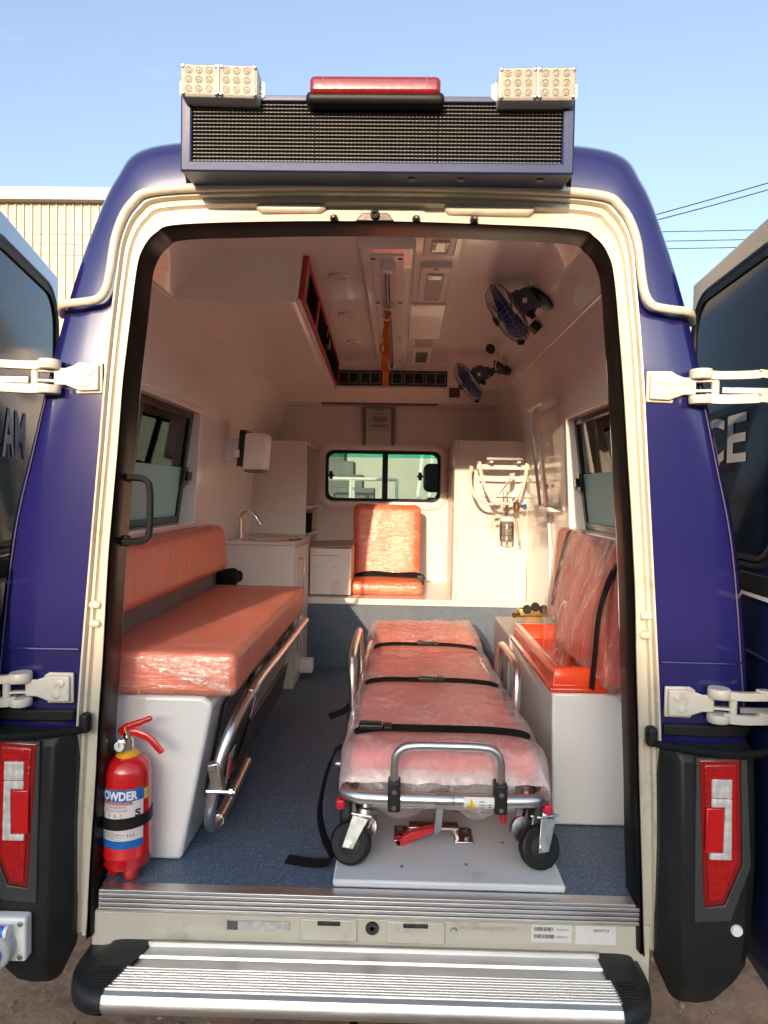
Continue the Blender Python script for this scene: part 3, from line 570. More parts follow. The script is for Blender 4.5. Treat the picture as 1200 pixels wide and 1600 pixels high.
# ------------------------------------------------------------------ side windows (reveal, frame, panes, latch)
def side_window(s, y0, y1, div, label):
    z0, z1 = 1.55, 2.03; xi0, xi1, xo0, xo1 = .840, .812, .982, .868
    lf = lambda x, y, z: Vector((s * x, y, z))
    rv = MB(); c_in = [(xi0, y0, z0), (xi0, y1, z0), (xi1, y1, z1), (xi1, y0, z1)]; c_out = [(xo0, y0, z0), (xo0, y1, z0), (xo1, y1, z1), (xo1, y0, z1)]
    rv.loft([[lf(*p) for p in c_in], [lf(*p) for p in c_out]], closed=True)
    # raised lip on the lining
    e = .03; lip = [(xi0 + .001, y0 - e, z0 - e), (xi0 + .001, y1 + e, z0 - e), (xi1 + .004, y1 + e, z1 + e), (xi1 + .004, y0 - e, z1 + e)]
    lip2 = [(p[0] - .012, p[1], p[2]) for p in [(xi0, y0 - e * .8, z0 - e * .8), (xi0, y1 + e * .8, z0 - e * .8), (xi1, y1 + e * .8, z1 + e * .8), (xi1, y0 - e * .8, z1 + e * .8)]]
    lip3 = [(p[0] - .012, p[1], p[2]) for p in c_in]
    rv.loft([[lf(*p) for p in q] for q in (lip, lip2, lip3, c_in)], closed=True)
    w_ = rv.build('side_window', FRP, VAN, bevel=.004); w_['label'] = label
    def pl(u, v, d=0.):   # u along y, v up the slanted pane
        z = lerp(z0, z1, v); return lf(lerp(xo0 - .05, xo1, v) - .022 + d, lerp(y0, y1, u), z)
    def bar(u0, u1, v0, v1, t0, t1, name, mt, par, sm=False, bv=.004):
        return MB().add([pl(u, v, d) for u in (u0, u1) for v in (v0, v1) for d in (t0, t1)], [(0, 1, 3, 2), (4, 6, 7, 5), (0, 4, 5, 1), (2, 3, 7, 6), (0, 2, 6, 4), (1, 5, 7, 3)]).build(name, mt, par, smooth=sm, bevel=bv)
    fu, fv = .045, .06
    for a in ((0, fu, 0, 1), (1 - fu, 1, 0, 1), (fu, 1 - fu, 0, fv), (fu, 1 - fu, 1 - fv, 1)): bar(*a, -.014, .014, 'frame', BLKG, w_)
    bar(div - .03, div + .03, fv, 1 - fv, -.008, .010, 'divider', mat('dark_green_frame', (.02, .035, .03), .3), w_)
    vm = .50
    for u0, u1, d in ((fu, div, .004), (div, 1 - fu, -.004)):
        bar(u0, u1, vm, 1 - fv, d, d + .003, 'pane', glass('tinted_glass', (.58, .66, .62)), w_, bv=0)
        bar(u0, u1, fv, vm, d, d + .003, 'frosted_pane', FROST, w_, bv=0)
    ul = 1 - fu * .9
    bar(ul - .05, ul + .01, .34, .50, -.034, -.014, 'latch', BLKG, w_); bar(ul - .02, ul + .045, .38, .46, -.044, -.03, 'latch_knob', BLKG, w_)
side_window(-1, .40, 1.28, .30, 'left side window with black frame and frosted lower half')
side_window(1, .50, 1.30, .18, 'right side window with black frame and frosted lower half')

# ------------------------------------------------------------------ rear doors, swung right round against the flanks
def rear_door(s, xh, yh, xf, yf, word, wpos, label):
    """outer face runs from the hinge end (xh, yh) to the free end (xf, yf); it faces the flank"""
    d = Vector((s * (xf - xh), yf - yh, 0)); ln = d.length; d.normalize(); inn = Vector((-s, 0, 0)); inn = (inn - d * inn.dot(d)).normalized()   # towards the flank
    O = Vector((s * xh, yh, 0)); th = .045
    P = lambda u, z, k=0.: O + d * (u) + Vector((0, 0, z)) + inn * k
    out = [(-.10, .47), (ln, .47), (ln, 2.42), (.10, 2.435), (.0, 2.40), (-.05, 2.30), (-.08, 2.0), (-.10, 1.3)]
    D = MB().prism([P(u, z) for u, z in out], -inn * th).build('rear_door', DOORBLUE, VAN, bevel=.006); D['label'] = label
    # window with rubber gasket
    def rr(a, r): 
        return [P(p.x, p.z, 0) for p in rrect(-.02 - a, ln - .055 + a, 1.545 - a, 2.33 + a, .10 + r, 0)]
    gk = MB().loft([[q + inn * k for q in rr(a, a)] for a, k in ((-.002, -.001), (-.002, .010), (.012, .013), (.016, .007), (.021, .007), (.026, .012), (.034, .010), (.034, -.001))], closed=True).build('window_gasket', RUB, D, angle=60)
    g = rr(-.002, -.002); c = sum(g, Vector()) / len(g); n = len(g)
    MB().add([q + inn * .004 for q in g] + [c + inn * .004], [(i, (i + 1) % n, n) for i in range(n)]).build('window_glass', mat('dark_door_glass', (.012, .020, .032), .10, var=.05, spec=.12), D, smooth=False)
    # lettering on the glass
    vs, fs = text_verts(word, .188, 'LEFT', .004); mx = max(v.x for v in vs); mn = min(v.x for v in vs)
    u0, u1, zb = wpos
    MB().add([P(lerp(u0, u1, (v.x - mn) / (mx - mn)), zb + v.y, .0062) for v in vs], fs).build('lettering', LETTER, D, smooth=False)
    # rub mouldings, crease and lower pressing
    MB().obox(P(ln / 2 - .05, 1.475, .006), d * (ln / 2 + .03), Vector((0, 0, .026)), inn * .006).build('rub_strip', RUB, D, bevel=.005)
    MB().obox(P(ln / 2 - .05, 1.441, .004), d * (ln / 2 + .03), Vector((0, 0, .006)), inn * .004).build('trim_line', WHT, D, bevel=.002)
    MB().obox(P(ln / 2 - .05, 1.285, .003), d * (ln / 2 + .045), Vector((0, 0, .004)), inn * .004).build('crease', DOORBLUE, D, bevel=.002)
    return D
rear_door(1, 1.02, -.03, 1.062, .62, 'CE', (.52, .165, 1.805), 'dark blue right rear door folded back, lettered CE on its window')
rear_door(-1, .985, -.03, 1.115, .61, 'AM', (.085, .285, 1.78), 'dark blue left rear door folded back, lettered AM on its window')

# goose-neck hinges
def hinge(s, x, z, y, L_, label):
    X = lambda a, b, c: Vector((s * (x + a), y + b, z + c))
    h = MB().prism([X(0, -.004, -.034), X(.050, -.004, -.036), X(.085, -.006, -.022), X(.115, -.006, -.022), X(.115, -.006, .022), X(.085, -.006, .022), X(.055, -.004, .033), X(0, -.004, .033)], (0, -.012, 0)).build('hinge', HINGE, VAN, bevel=.004, seg=3); h['label'] = label
    MB().prism([X(-.006, .004, -.040), X(.062, .004, -.042), X(.072, .004, .030), X(.058, .004, .039), X(-.006, .004, .039)], (0, -.009, 0)).build('hinge_plate', HINGE, h, bevel=.003)
    for a, c in ((.022, .014), (.034, -.017)):
        MB().lathe(X(a, -.014, c), (0, -1, 0), [(.011, 0), (.011, .004), (.009, .0055), (.002, .006)], 18).build('bolt', HINGE, h)
    kx = .125
    for c0, c1 in ((-.045, -.024), (.018, .042)): MB().lathe(X(kx, -.018, c0), (0, 0, 1), [(.006, 0), (.026, 0), (.028, .003), (.028, c1 - c0 - .003), (.026, c1 - c0), (.006, c1 - c0)], 20).build('knuckle', HINGE, h)
    MB().lathe(X(kx + .035, -.022, -.03), (0, 0, 1), [(.010, 0), (.010, .055)], 14).build('pin', HINGE, h)
    for c in (-.015, .010): MB().prism([X(.09, -.012, c), X(.165, -.03, c), X(.17, -.022, c), X(.16, -.010, c), X(.11, 0, c)], (0, 0, .007)).build('hinge_leaf', HINGE, h, bevel=.002)
    for c0, c1 in ((.018, .038), (-.043, -.020)):
        a = MB(); Pp = smooth_path([X(kx + .01, -.022, (c0 + c1) / 2), X(kx + .05, -.030, (c0 + c1) / 2 - .003), X(kx + .13, -.032, (c0 + c1) / 2), X(L_ * .8, -.026, (c0 + c1) / 2 + .004), X(L_, -.012, (c0 + c1) / 2)], 5)
        a.ribbon(Pp, abs(c1 - c0), .018, (0, 0, 1)); a.build('arm', HINGE, h, bevel=.003)
    MB().lathe(X(L_, -.012, -.04), (0, 0, 1), [(.005, 0), (.022, 0), (.022, .08), (.005, .08)], 16).build('knuckle', HINGE, h)
    MB().box(min(s * (x + kx + .05), s * (x + L_ - .03)), max(s * (x + kx + .05), s * (x + L_ - .03)), y - .030, y - .024, z - .018, z - .004).build('link_web', ALU, h)
    return h
hinge(1, .706, 1.980, -.002, .33, 'upper right cream goose-neck door hinge'); hinge(-1, .706, 1.982, -.002, .33, 'upper left cream goose-neck door hinge')
hinge(1, .774, 1.172, -.006, .28, 'lower right cream goose-neck door hinge'); hinge(-1, .776, 1.172, -.006, .28, 'lower left cream goose-neck door hinge')

# rub strips, seams and the bumper corners with their lamps
for s in (1, -1):
    P = [Vector((s * a, b, 1.098)) for a, b in ((.768, -.004), (.86, -.008), (.955, -.006), (.992, .02), (1.012, .07), (1.022, .16))]
    MB().ribbon(smooth_path(P, 4), .030, .014, (0, 0, 1)).build('rub_strip', RUB, VAN, bevel=.004)
    P = [Vector((s * a, b, 1.272)) for a, b in ((.758, -.004), (.86, -.006), (.942, -.002), (.985, .025), (1.012, .09))]
    MB().tube(smooth_path(P, 4), .0035, 8).build('body_crease', BLUE, VAN)

RED = lens('red_lens', (.40, .003, .005), .1, 70, .9); REDR = lens('red_reflector', (.50, .002, .006), .2, 300, .25); WLENS = lens('white_lens', (.50, .49, .47), .12, 60, .8, (1, 1, .6)); DRED = mat('lamp_rim_red', (.22, .004, .006), .12, coat=1.)
def bumper(s):
    X = lambda x, y, z: Vector((s * x, y, z))
    # plan section per height: inner edge, inner crease, outer crease, corner, back
    rows = [(1.066, .757, .768, .955, 1.000, -.010), (1.055, .757, .790, .955, 1.003, -.050), (1.035, .757, .795, .955, 1.005, -.062), (.80, .763, .802, .962, 1.015, -.066), (.60, .763, .806, .965, 1.008, -.066), (.500, .766, .812, .955, .990, -.068), (.470, .772, .818, .940, .975, -.064), (.398, .806, .820, .905, .925, -.030), (.390, .81, .822, .90, .92, .02)]
    lo = []
    for z, xi, xc, xo, xk, y in rows:
        lo.append([X(xi, .02, z), X(xi, y * .25, z), X(xc, y, z), X(lerp(xc, xo, .5), y - .004, z), X(xo, y + .006, z), X(lerp(xo, xk, .7), y + .03, z), X(xk, .03, z), X(xk + .008, .16, z)])
    b = MB().loft(lo).build('bumper_corner', BLKP, VAN, angle=28, bevel=.006, seg=3); b['label'] = 'black plastic %s rear bumper corner' % ('right' if s > 0 else 'left')
    # lamp housing frame
    yb = -.074
    def poly(pts, y): return [X(x - .016 - (x - .85) * .04, y, z + .008 if z < 1.0 else z) for x, z in pts]
    rim = [(.848, 1.046), (.955, 1.049), (.968, .778), (.926, .672), (.872, .665)]
    surr = [(.842, 1.05), (.972, 1.052), (.992, .77), (.944, .63), (.850, .624)]
    bz = MB().loft([poly(surr, -.066), poly(surr, -.073), poly(rim, -.077), poly(rim, -.05)], closed=True).build('lamp_bezel', mat('grey_black_plastic', (.045, .047, .047), .42, var=.1, bump=.1, bscale=500), b, angle=20, bevel=.003)
    lamp = MB().prism(poly(rim, yb), (0, .03, 0)).build('tail_lamp', DRED, VAN, bevel=.004); lamp['label'] = '%s tail lamp with red and clear lenses' % ('right' if s > 0 else 'left')
    ins = [(.862, 1.034), (.944, 1.037), (.955, .782), (.920, .686), (.882, .680)]
    MB().prism(poly(ins, yb - .004), (0, .01, 0)).build('red_lens', RED, lamp, bevel=.003)
    y2 = yb - .0085
    MB().prism(poly([(.880, 1.000), (.932, 1.000), (.933, .945), (.881, .945)], y2), (0, .006, 0)).build('reversing_lens', WLENS, lamp, bevel=.002)
    MB().prism(poly([(.881, .943), (.933, .943), (.937, .790), (.880, .790), (.880, .806), (.915, .806), (.915, .922), (.881, .922)], y2), (0, .006, 0)).build('indicator_lens', WLENS, lamp, bevel=.002)
    MB().prism(poly([(.868, .920), (.912, .920), (.913, .808), (.868, .808)], y2), (0, .006, 0)).build('reflector', REDR, lamp, bevel=.003)
    return b
bR = bumper(1); bL = bumper(-1)
MB().lathe((.942, -.070, .612), (0, -1, 0), [(.004, .0025), (.010, .0022), (.011, .001), (.0135, .0018), (.015, -.004)], 20).build('parking_sensor', WHT, bR)
# charging socket on the left bumper corner
cs = thing('charging_socket', 'white and blue round power inlet on the left bumper corner', 'socket', (-.9, -.07, .55))
MB().rbox(-.985, -.845, -.105, -.068, .500, .612, .008, (4, 2, 4)).build('back_plate', WHT, cs, merge=1e-5)
for x, z in ((-.858, .598), (-.858, .514)): MB().lathe((x, -.105, z), (0, -1, 0), [(.007, 0), (.007, .002), (.004, .003)], 12).build('screw', STEEL, cs)
MB().lathe((-.918, -.105, .548), (0, -1, -.15), [(.052, 0), (.052, .030), (.049, .034), (.046, .036), (.035, .037)], 28).build('ring', mat('socket_grey', (.42, .43, .43), .4), cs)
MB().lathe((-.918, -.139, .543), (0, -1, -.15), [(.034, 0), (.034, .006), (.030, .009), (.003, .010)], 24).build('lid', mat('socket_blue', (.03, .17, .62), .35), cs)
MB().tube([(-.985, -.128, .592), (-.882, -.128, .592)], .013, 14).build('hinge_tube', MATS['socket_blue'], cs)
MB().lathe((-.882, -.128, .592), (1, 0, 0), [(.0155, 0), (.0155, .008), (.004, .009)], 14).build('hinge_cap', WHT, cs)

# black cords tied from the jambs over the bumper tops
for s, lab in ((1, 'black cord tied from the right jamb to the open right door'), (-1, 'black cord tied from the left jamb to the open left door')):
    P = smooth_path([(s * .735, -.012, 1.078), (s * .74, -.03, 1.070), (s * .77, -.035, 1.066), (s * .85, -.070, 1.064), (s * .95, -.080, 1.064), (s * 1.03, -.05, 1.066), (s * 1.10, .0, 1.068)], 6)
    P = [p + Vector((0, 0, nz(p, 40, 3) * .003)) for p in P]
    c = thing('tie_cord', lab, 'cord', (s * .735, 0, 1.075), 'tie cords at the rear doors')
    MB().tube(P, [.010 + .002 * nz(p, 60, 1) for p in P], 8).build('cord', WEB, c)
    MB().rbox(s * .733 - .013, s * .733 + .013, -.034, -.002, 1.058, 1.110, .010, (2, 2, 3)).build('loop', RUB, c, merge=1e-5)

# ------------------------------------------------------------------ rear step
stp = thing('rear_step', 'ribbed aluminium step with black end caps under the rear sill', 'step', (0, -.1, .45))
def section(x):
    P = [(-.012, .500), (-.022, .512), (-.028, .512), (-.030, .502), (-.062, .500), (-.066, .494), (-.100, .494)]
    y = -.104
    for k in range(9): P += [(y, .4975), (y - .003, .501), (y - .007, .501), (y - .0085, .4975)]; y -= .0095
    P += [(-.192, .499), (-.203, .494), (-.211, .482), (-.214, .468), (-.211, .456), (-.202, .449), (-.190, .447), (-.10, .446), (-.012, .446)]
    return [Vector((x, a, b)) for a, b in P]
xl = lambda p: -.560 - .055 * min(1, max(0, (-p.y - .03) / .17)); xr = lambda p: .612 + .012 * min(1, max(0, (-p.y - .03) / .17))
sec = section(0)
tr = MB().loft([[Vector((lerp(xl(p), xr(p), t), p.y, p.z + .002 * t)) for p in sec] for t in (0, .25, .5, .75, 1)]); n = len(sec)
tr.build('tread', ALU, stp, angle=30)
def cap(s):
    mb = MB(); lo = []
    ex = (lambda p: xl(p) + .004) if s < 0 else (lambda p: xr(p) - .004)
    N = 12
    for i in range(N + 1):
        t = i / N; a = t * math.pi / 2; row = []
        for p in [(.006, .504), (-.030, .506), (-.060, .504), (-.104, .500), (-.15, .502), (-.192, .503), (-.207, .497), (-.217, .482), (-.219, .467), (-.215, .453), (-.203, .445), (-.10, .442), (.006, .442)]:
            y, z = p; y2 = .0 + (y) * (math.cos(a) ** .55 if t < 1 else 0) - (0 if t < 1 else .0)
            zc = .472; z2 = zc + (z - zc) * (1 - .55 * t ** 4)
            row.append(Vector((ex(Vector((0, y, 0))) + s * ((.112 if s < 0 else .098) * math.sin(a)) , y2, z2)))
        lo.append(row)
    mb.loft(lo); mb.build('end_cap', BLKP, stp, angle=40)
cap(-1); cap(1)
rr_ = MB()
for s, x0, x1 in ((-1, -.655, -.600), (1, .628, .672)):
    for k in range(7): MB().box(x0, x1, -.112 - k * .0105 - .003, -.112 - k * .0105, .502, .5045).build('cap_rib', BLKP, stp)
MB().box(-.02, -.002, -.206, -.17, .40, .446).build('bracket', RUB, stp); MB().box(.40, .415, -.205, -.17, .41, .446).build('bracket', RUB, stp)

# ------------------------------------------------------------------ roof sign, flashers, high brake lamp
sg = thing('led_sign', 'dark dot-matrix message board in a blue box above the doors', 'sign', (0, -.08, 2.48))
SB = mat('sign_blue_paint', (.008, .022, .090), .38, var=.08, spec=.4, coat=.0, bump=.05, bscale=60)
yF, yB = -.135, -.028
fx0, fx1, fz0, fz1 = -.462, .472, 2.455, 2.635
ix0, ix1, iz0, iz1 = -.436, .444, 2.482, 2.622
bxm = MB()
fr = [(fx0, fz0), (fx1, fz0), (fx1, fz1), (fx0, fz1)]; inr = [(ix0, iz0), (ix1, iz0), (ix1, iz1), (ix0, iz1)]
rect = lambda q, y: [Vector((x, y, z)) for x, z in q]
bk = [(fx0 + .0, fz0 + .012), (fx1 - .0, fz0 + .012), (fx1, fz1 - .02), (fx0, fz1 - .02)]
bxm.loft([rect(inr, yF + .022), rect(inr, yF + .002), rect(fr, yF), rect(bk, yB), rect([(0, 2.54)] * 4, yB)], closed=True); bxm.build('housing', SB, sg, angle=20, bevel=.004, merge=1e-6)
for k in range(3):
    x0 = lerp(ix0, ix1, k / 3) + .0008; x1 = lerp(ix0, ix1, (k + 1) / 3) - .0008
    md = MB().box(x0, x1, yF + .012, yF + .020, iz0, iz1).build('led_module', mat('led_mask', (.032, .032, .032), .55, var=.15, vscale=50), sg, smooth=False)
    lv = MB(); dots = MB(); pz = (iz1 - iz0) / 16; px = (x1 - x0) / 32
    for r_ in range(16):
        z = iz0 + pz * (r_ + .5)
        lv.prism([(x0, yF + .012, z + pz * .46), (x0, yF + .0035, z + pz * .40), (x0, yF + .012, z + pz * .20)], (x1 - x0, 0, 0))
        for c in range(32): x = x0 + px * (c + .5); dots.box(x - .0009, x + .0009, yF + .0095, yF + .0121, z - .0020, z - .0003)
    lv.build('louvres', mat('led_louvre', (.038, .038, .038), .6, var=.2, vscale=60), md, smooth=False, kind='stuff')
    dots.build('led_dots', mat('led_epoxy', (.30, .32, .36), .3, var=.1), md, smooth=False, kind='stuff')
for x in (.09, .21, .40): MB().box(x - .008, x + .008, -.10, -.085, fz0 + .001, fz0 + .006).build('clip', GREY, sg)
for s, p in ((-1, [(-.470, -.04, 2.52), (-.478, -.02, 2.50), (-.480, .0, 2.482), (-.479, .012, 2.465)]), (1, [(.478, -.04, 2.525), (.486, -.02, 2.505), (.492, .005, 2.485), (.494, .012, 2.464)])):
    MB().tube(smooth_path(p, 5), .007, 8).build('cable', RUB, sg)

def flasher(x0, x1, z0, z1, label, tilt):
    t = thing('warning_flasher', label, 'lamp', ((x0 + x1) / 2, -.15, z0), 'roof warning flashers')
    y0, y1 = -.172, -.118
    T = lambda v: Vector((v.x, v.y, v.z + (v.x - (x0 + x1) / 2) * tilt))
    h = MB().rbox(x0, x1, y0, y1, z0, z1, .008, (4, 3, 3)).warp(T).build('housing', FLASH, t, merge=1e-5)
    MB().rbox(x0 + .004, x1 - .004, y0 - .004, y0 - .0025, z0 + .004, z1 - .004, .0007, (4, 2, 3)).warp(T).build('cover', glass('flasher_cover', (.94, .92, .88), 1.35, .06, .12, (.66, .63, .57)), t, merge=1e-5)
    xm = (x0 + x1) / 2
    MB().box(xm - .002, xm + .002, y0 - .006, y0, z0 + .004, z1 - .004).warp(T).build('rib', FLASH, t)
    for g in (0, 1):
        xa = x0 + .008 + g * (xm - x0 - .002)
        for i in range(3):
            for j in range(3):
                c = Vector((xa + .012 + i * .024, y0 - .0005, z0 + .016 + j * .0215)); c = T(c)
                MB().lathe(c, (0, -1, 0), [(.0088, .0), (.0080, .0022), (.0066, .0026), (.0055, .0006), (.0035, .0004), (.0026, .0020), (.0008, .0026)], 14).build('led', LEDM, t)
    for cx in (x0 + .006, xm - .006, xm + .006, x1 - .006):
        for cz in (z0 + .006, z1 - .006): MB().lathe(T(Vector((cx, y0 - .003, cz))), (0, -1, 0), [(.0045, 0), (.0045, .002), (.002, .003)], 10).build('screw', STEEL, t)
    for s, xe in ((-1, x0), (1, x1)):
        q = [(xe, z0 + .014), (xe + s * .012, z0 + .022), (xe + s * .012, z1 - .022), (xe, z1 - .014)]
        b = MB().prism([T(Vector((x, y1 - .02, z))) for x, z in q], (0, .006, 0)).build('bracket', WHT, t, bevel=.002)
        for k in (.3, .7): MB().lathe(T(Vector((xe + s * .006, y1 - .021, lerp(z0 + .02, z1 - .02, k)))), (0, -1, 0), [(.0032, 0), (.0028, .002)], 8).build('bolt', STEEL, t)
    MB().box(xm - .03, xm + .03, y1, y1 + .03, z0 + .004, z0 + .03).warp(T).build('mount', BLKP, t)
LEDM = mat('led_dome', (.34, .33, .30), .10, var=.15, vscale=60, coat=1.)
flasher(-.452, -.272, 2.610, 2.684, 'clear LED warning flasher above the left end of the message board', -.02)
flasher(.286, .464, 2.608, 2.682, 'clear LED warning flasher above the right end of the message board', .012)
bl = thing('high_brake_lamp', 'long red brake lamp on top of the message board', 'lamp', (0, -.15, 2.6))
MB().rbox(-.160, .163, -.172, -.075, 2.600, 2.628, .013, (8, 3, 2)).build('base', RUB, bl, merge=1e-5)
MB().rbox(-.150, .153, -.180, -.12, 2.616, 2.658, .012, (10, 3, 2)).build('lens', lens('brake_red', (.20, .008, .010), .22, 45, .12), bl, merge=1e-5)
for x in (-.118, .121): MB().box(x - .0008, x + .0008, -.1812, -.13, 2.628, 2.6565).build('joint', DRED, bl)

# ------------------------------------------------------------------ inside: bench on the left
WRAPL = film('wrap_lengthwise', (.96, .78, .70), base=.22, streak=.30, scale=10, stretch=(.6, 7, 6), lo=.92, rough=.09, gloss=.13)
WRAPV = film('wrap_upright', (.98, .78, .68), base=.18, streak=.34, scale=11, stretch=(5, 6, 1.1), rough=.16)
WRAPC = film('wrap_crossed', (.92, .84, .76), base=.06, streak=.60, scale=8, stretch=(.8, 1.5, 6), lo=.90, rough=.14, gloss=.04)
WRAPG = film('wrap_gathered', (.96, .82, .72), base=.12, streak=.55, scale=9, stretch=(3, 8, .9), lo=.92, rough=.07, gloss=.16)
MILKY = film('milky_polythene', (1., .86, .82), base=.34, streak=.28, scale=8, stretch=(1, 1, 1), rough=.2)
LOOSE = film('loose_polythene', (.96, .86, .82), base=.06, streak=.50, scale=6, stretch=(2.2, 2.2, .9), rough=.10, gloss=.14)
def cushion(x0, x1, y0, y1, z0, z1, r, div, amp, sc_, seed, mt, name, parent, wrap=None, wamp=.004, woff=.004, wsc=(1, 1, 1), fn=None):
    f = fn or (lambda v: v)
    c = MB().rbox(x0, x1, y0, y1, z0, z1, r, div).warp(lambda v: f(v + Vector((nz(v, sc_, seed), nz(v, sc_, seed + 5), nz(v, sc_, seed + 9))) * amp)).build(name, mt, parent, merge=1e-5, angle=80)
    if wrap:
        dv = tuple(min(110, int(d * 3)) for d in div)
        def wf(v):
            q = (v.x * wsc[0], v.y * wsc[1], v.z * wsc[2]); e = nz(q, 14, seed + 3) * .6 + nz(q, 32, seed + 7) * .4
            return f(v + Vector((nz(v, sc_, seed), nz(v, sc_, seed + 5), nz(v, sc_, seed + 9))) * amp + (v - Vector(((x0 + x1) / 2, (y0 + y1) / 2, (z0 + z1) / 2))).normalized() * 0 + Vector((e, e * .8, e)) * wamp)
        MB().rbox(x0 - woff, x1 + woff, y0 - woff, y1 + woff, z0 - woff, z1 + woff, r + woff, dv).warp(wf).build('plastic_wrap', wrap, c, merge=1e-5, angle=80)
    return c
be = thing('bench_seat', 'long wrapped orange bench along the left wall with white base', 'bench', (-.6, 1.0, F))
xs_ = lambda z: -.437 - .19 * (1.115 - z)
base = MB(); lo = []
for y in (.14, 1.86):
    lo.append([Vector((-.842, y, F + .001)), Vector((xs_(F) - .0, y, F + .001)), Vector((xs_(1.09), y, 1.09)), Vector((xs_(1.09) - .03, y, 1.112)), Vector((-.842, y, 1.112))])
base.loft(lo, closed=True); base.f += [tuple(range(5)), tuple(range(9, 4, -1))]; base.build('base', FRPW, be, bevel=.012, seg=3)
cushion(-.835, -.376, .125, 1.56, 1.116, 1.236, .022, (18, 40, 6), .003, 5, 1., ORGV, 'seat_cushion', be, WRAPL, .0035, .004, (1, 2.5, 2.5))
def leanL(v): return Vector((v.x + (1.40 - v.z) * .10 + (.0 if v.x > -.78 else 0), v.y, v.z))
cushion(-.822, -.735, .105, 1.50, 1.322, 1.528, .03, (5, 40, 8), .003, 6, 4., ORGV, 'backrest_cushion', be, WRAPV, .004, .004, (2, 3, .5), leanL)
MB().box(-.843, -.792, .10, 1.6, 1.113, 1.33).build('back_panel', GREY, be, bevel=.004)
# white crumpled knot of film on the near cushion corner
fl = MB().grid(lambda u, v: Vector((-.66 + .27 * u + .01 * nz((u * 4, v * 4, 0), 1, 2), .118 + .008 * nz((u * 9, v * 9, 1), 1, 3), 1.225 - .085 * v * (.25 + u * .9) + .006 * nz((u * 7, v * 5, 2), 1))), 26, 16).build('loose_film', film('torn_film', base=.12, streak=.8, scale=16, stretch=(.8, 1, 2.6), rough=.08), be, angle=80)

# folding scoop stretcher clipped to the bench side
so = thing('scoop_stretcher', 'folded grey scoop stretcher with bent tube handle on the bench side', 'stretcher', (-.45, .8, F))
bx = lambda z, o=0.: xs_(z) + .012 + o
def sidepoly(pts, o, th, mt, name, bv=.003):
    P = [Vector((bx(z, o), y, z)) for y, z in pts]; return MB().prism(P, (th, 0, -th * .24)).build(name, mt, so, smooth=False, bevel=bv)
sidepoly([(.26, .77), (.26, 1.06), (.52, 1.085), (1.62, 1.07), (1.62, .80), (.62, .72)], .0, .006, DGREY, 'back_plate')
sidepoly([(.56, .96), (1.58, .98), (1.58, 1.055), (.60, 1.07)], .012, .006, DGREY, 'upper_wing')
sidepoly([(.62, .70), (.78, .84), (1.66, .845), (1.66, .70)], .010, .006, DGREY, 'lower_wing')
sidepoly([(.76, .85), (1.55, .86), (1.55, .94), (.80, .95)], .009, .004, ALU, 'slot_panel')
for k in range(6): sidepoly([(.66 + k * .15, 1.05), (.72 + k * .15, 1.053), (.72 + k * .15, 1.066), (.66 + k * .15, 1.064)], .022, .004, BLKG if k % 2 else ALU, 'rail_slot', .001)
tp = [(bx(1.066, .065), 1.60, 1.066), (bx(1.08, .065), .75, 1.08), (bx(1.08, .060), .50, 1.080), (bx(1.06, .052), .33, 1.055), (bx(.99, .045), .215, 1.00), (bx(.90, .040), .172, .92), (bx(.84, .038), .165, .85), (bx(.77, .038), .168, .77), (bx(.72, .040), .205, .712), (bx(.70, .045), .30, .690), (bx(.70, .045), .46, .695), (bx(.71, .04), .72, .705)]
sp = smooth_path([Vector(p) for p in tp], 7)
MB().tube(sp, .0165, 14).build('tube_handle', ALUT, so)
for i in (18, 62): MB().tube([sp[i], sp[i + 1], sp[i + 2]], .0195, 14).build('collar', STEEL, so)
for y, z in ((.70, 1.02), (.50, .80)): sidepoly([(y - .10, z + .05), (y - .02, z + .055), (y - .05, z - .09)], .02, .004, LAM, 'gusset')
cl_ = MB().obox((bx(.87, .038), .163, .875), (.016, 0, .004), (0, .018, 0), (-.009, 0, .042)).build('clamp_block', STEEL, so, bevel=.003)
MB().tube([(bx(.84, .02), .140, .842), (bx(.84, .10), .148, .838)], .006, 8).build('clamp_bolt', STEEL, cl_)
MB().lathe((bx(.84, .085), .146, .839), (1, 0, 0), [(.004, 0), (.012, 0), (.012, .010), (.004, .010)], 6).build('nut', STEEL, cl_)
MB().obox((bx(.91, .07), .155, .905), (.004, 0, 0), (0, .008, 0), (.003, 0, .028)).build('lever', mat('dark_red_plastic', (.22, .01, .02), .4), cl_, bevel=.002)
MB().box(-.402, -.385, 1.55, 1.61, .93, 1.09).build('end_hook', ALU, so, bevel=.004)

# counter with basin at the far end of the bench
ct = thing('sink_counter', 'white counter cabinet with steel basin at the far end of the bench', 'cabinet', (-.65, 2.2, F))
MB().box(-.842, -.470, 1.90, 2.548, F + .001, 1.405).build('carcass', LAM, ct, bevel=.002)
MB().box(-.842, -.462, 1.888, 2.548, 1.406, 1.422).build('worktop', LAM, ct, bevel=.003)
MB().box(-.469, -.460, 1.91, 2.40, .70, 1.39).build('door', LAM, ct, bevel=.002)
MB().tube(smooth_path([(-.458, 1.99, 1.17), (-.435, 1.99, 1.175), (-.432, 1.99, 1.20), (-.432, 1.99, 1.30), (-.435, 1.99, 1.325), (-.458, 1.99, 1.33)], 4), .006, 8).build('handle', CHR, ct)
pts = lambda r1, r2, z: [Vector((-.620 + r1 * math.cos(a), 2.16 + r2 * math.sin(a), z)) for a in [2 * math.pi * i / 32 for i in range(32)]]
MB().loft([pts(.165, .20, 1.4225), pts(.160, .195, 1.431), pts(.148, .18, 1.428), pts(.14, .17, 1.41), pts(.12, .145, 1.34), pts(.02, .02, 1.33)], closed=True).build('basin', CHR, ct, angle=60)
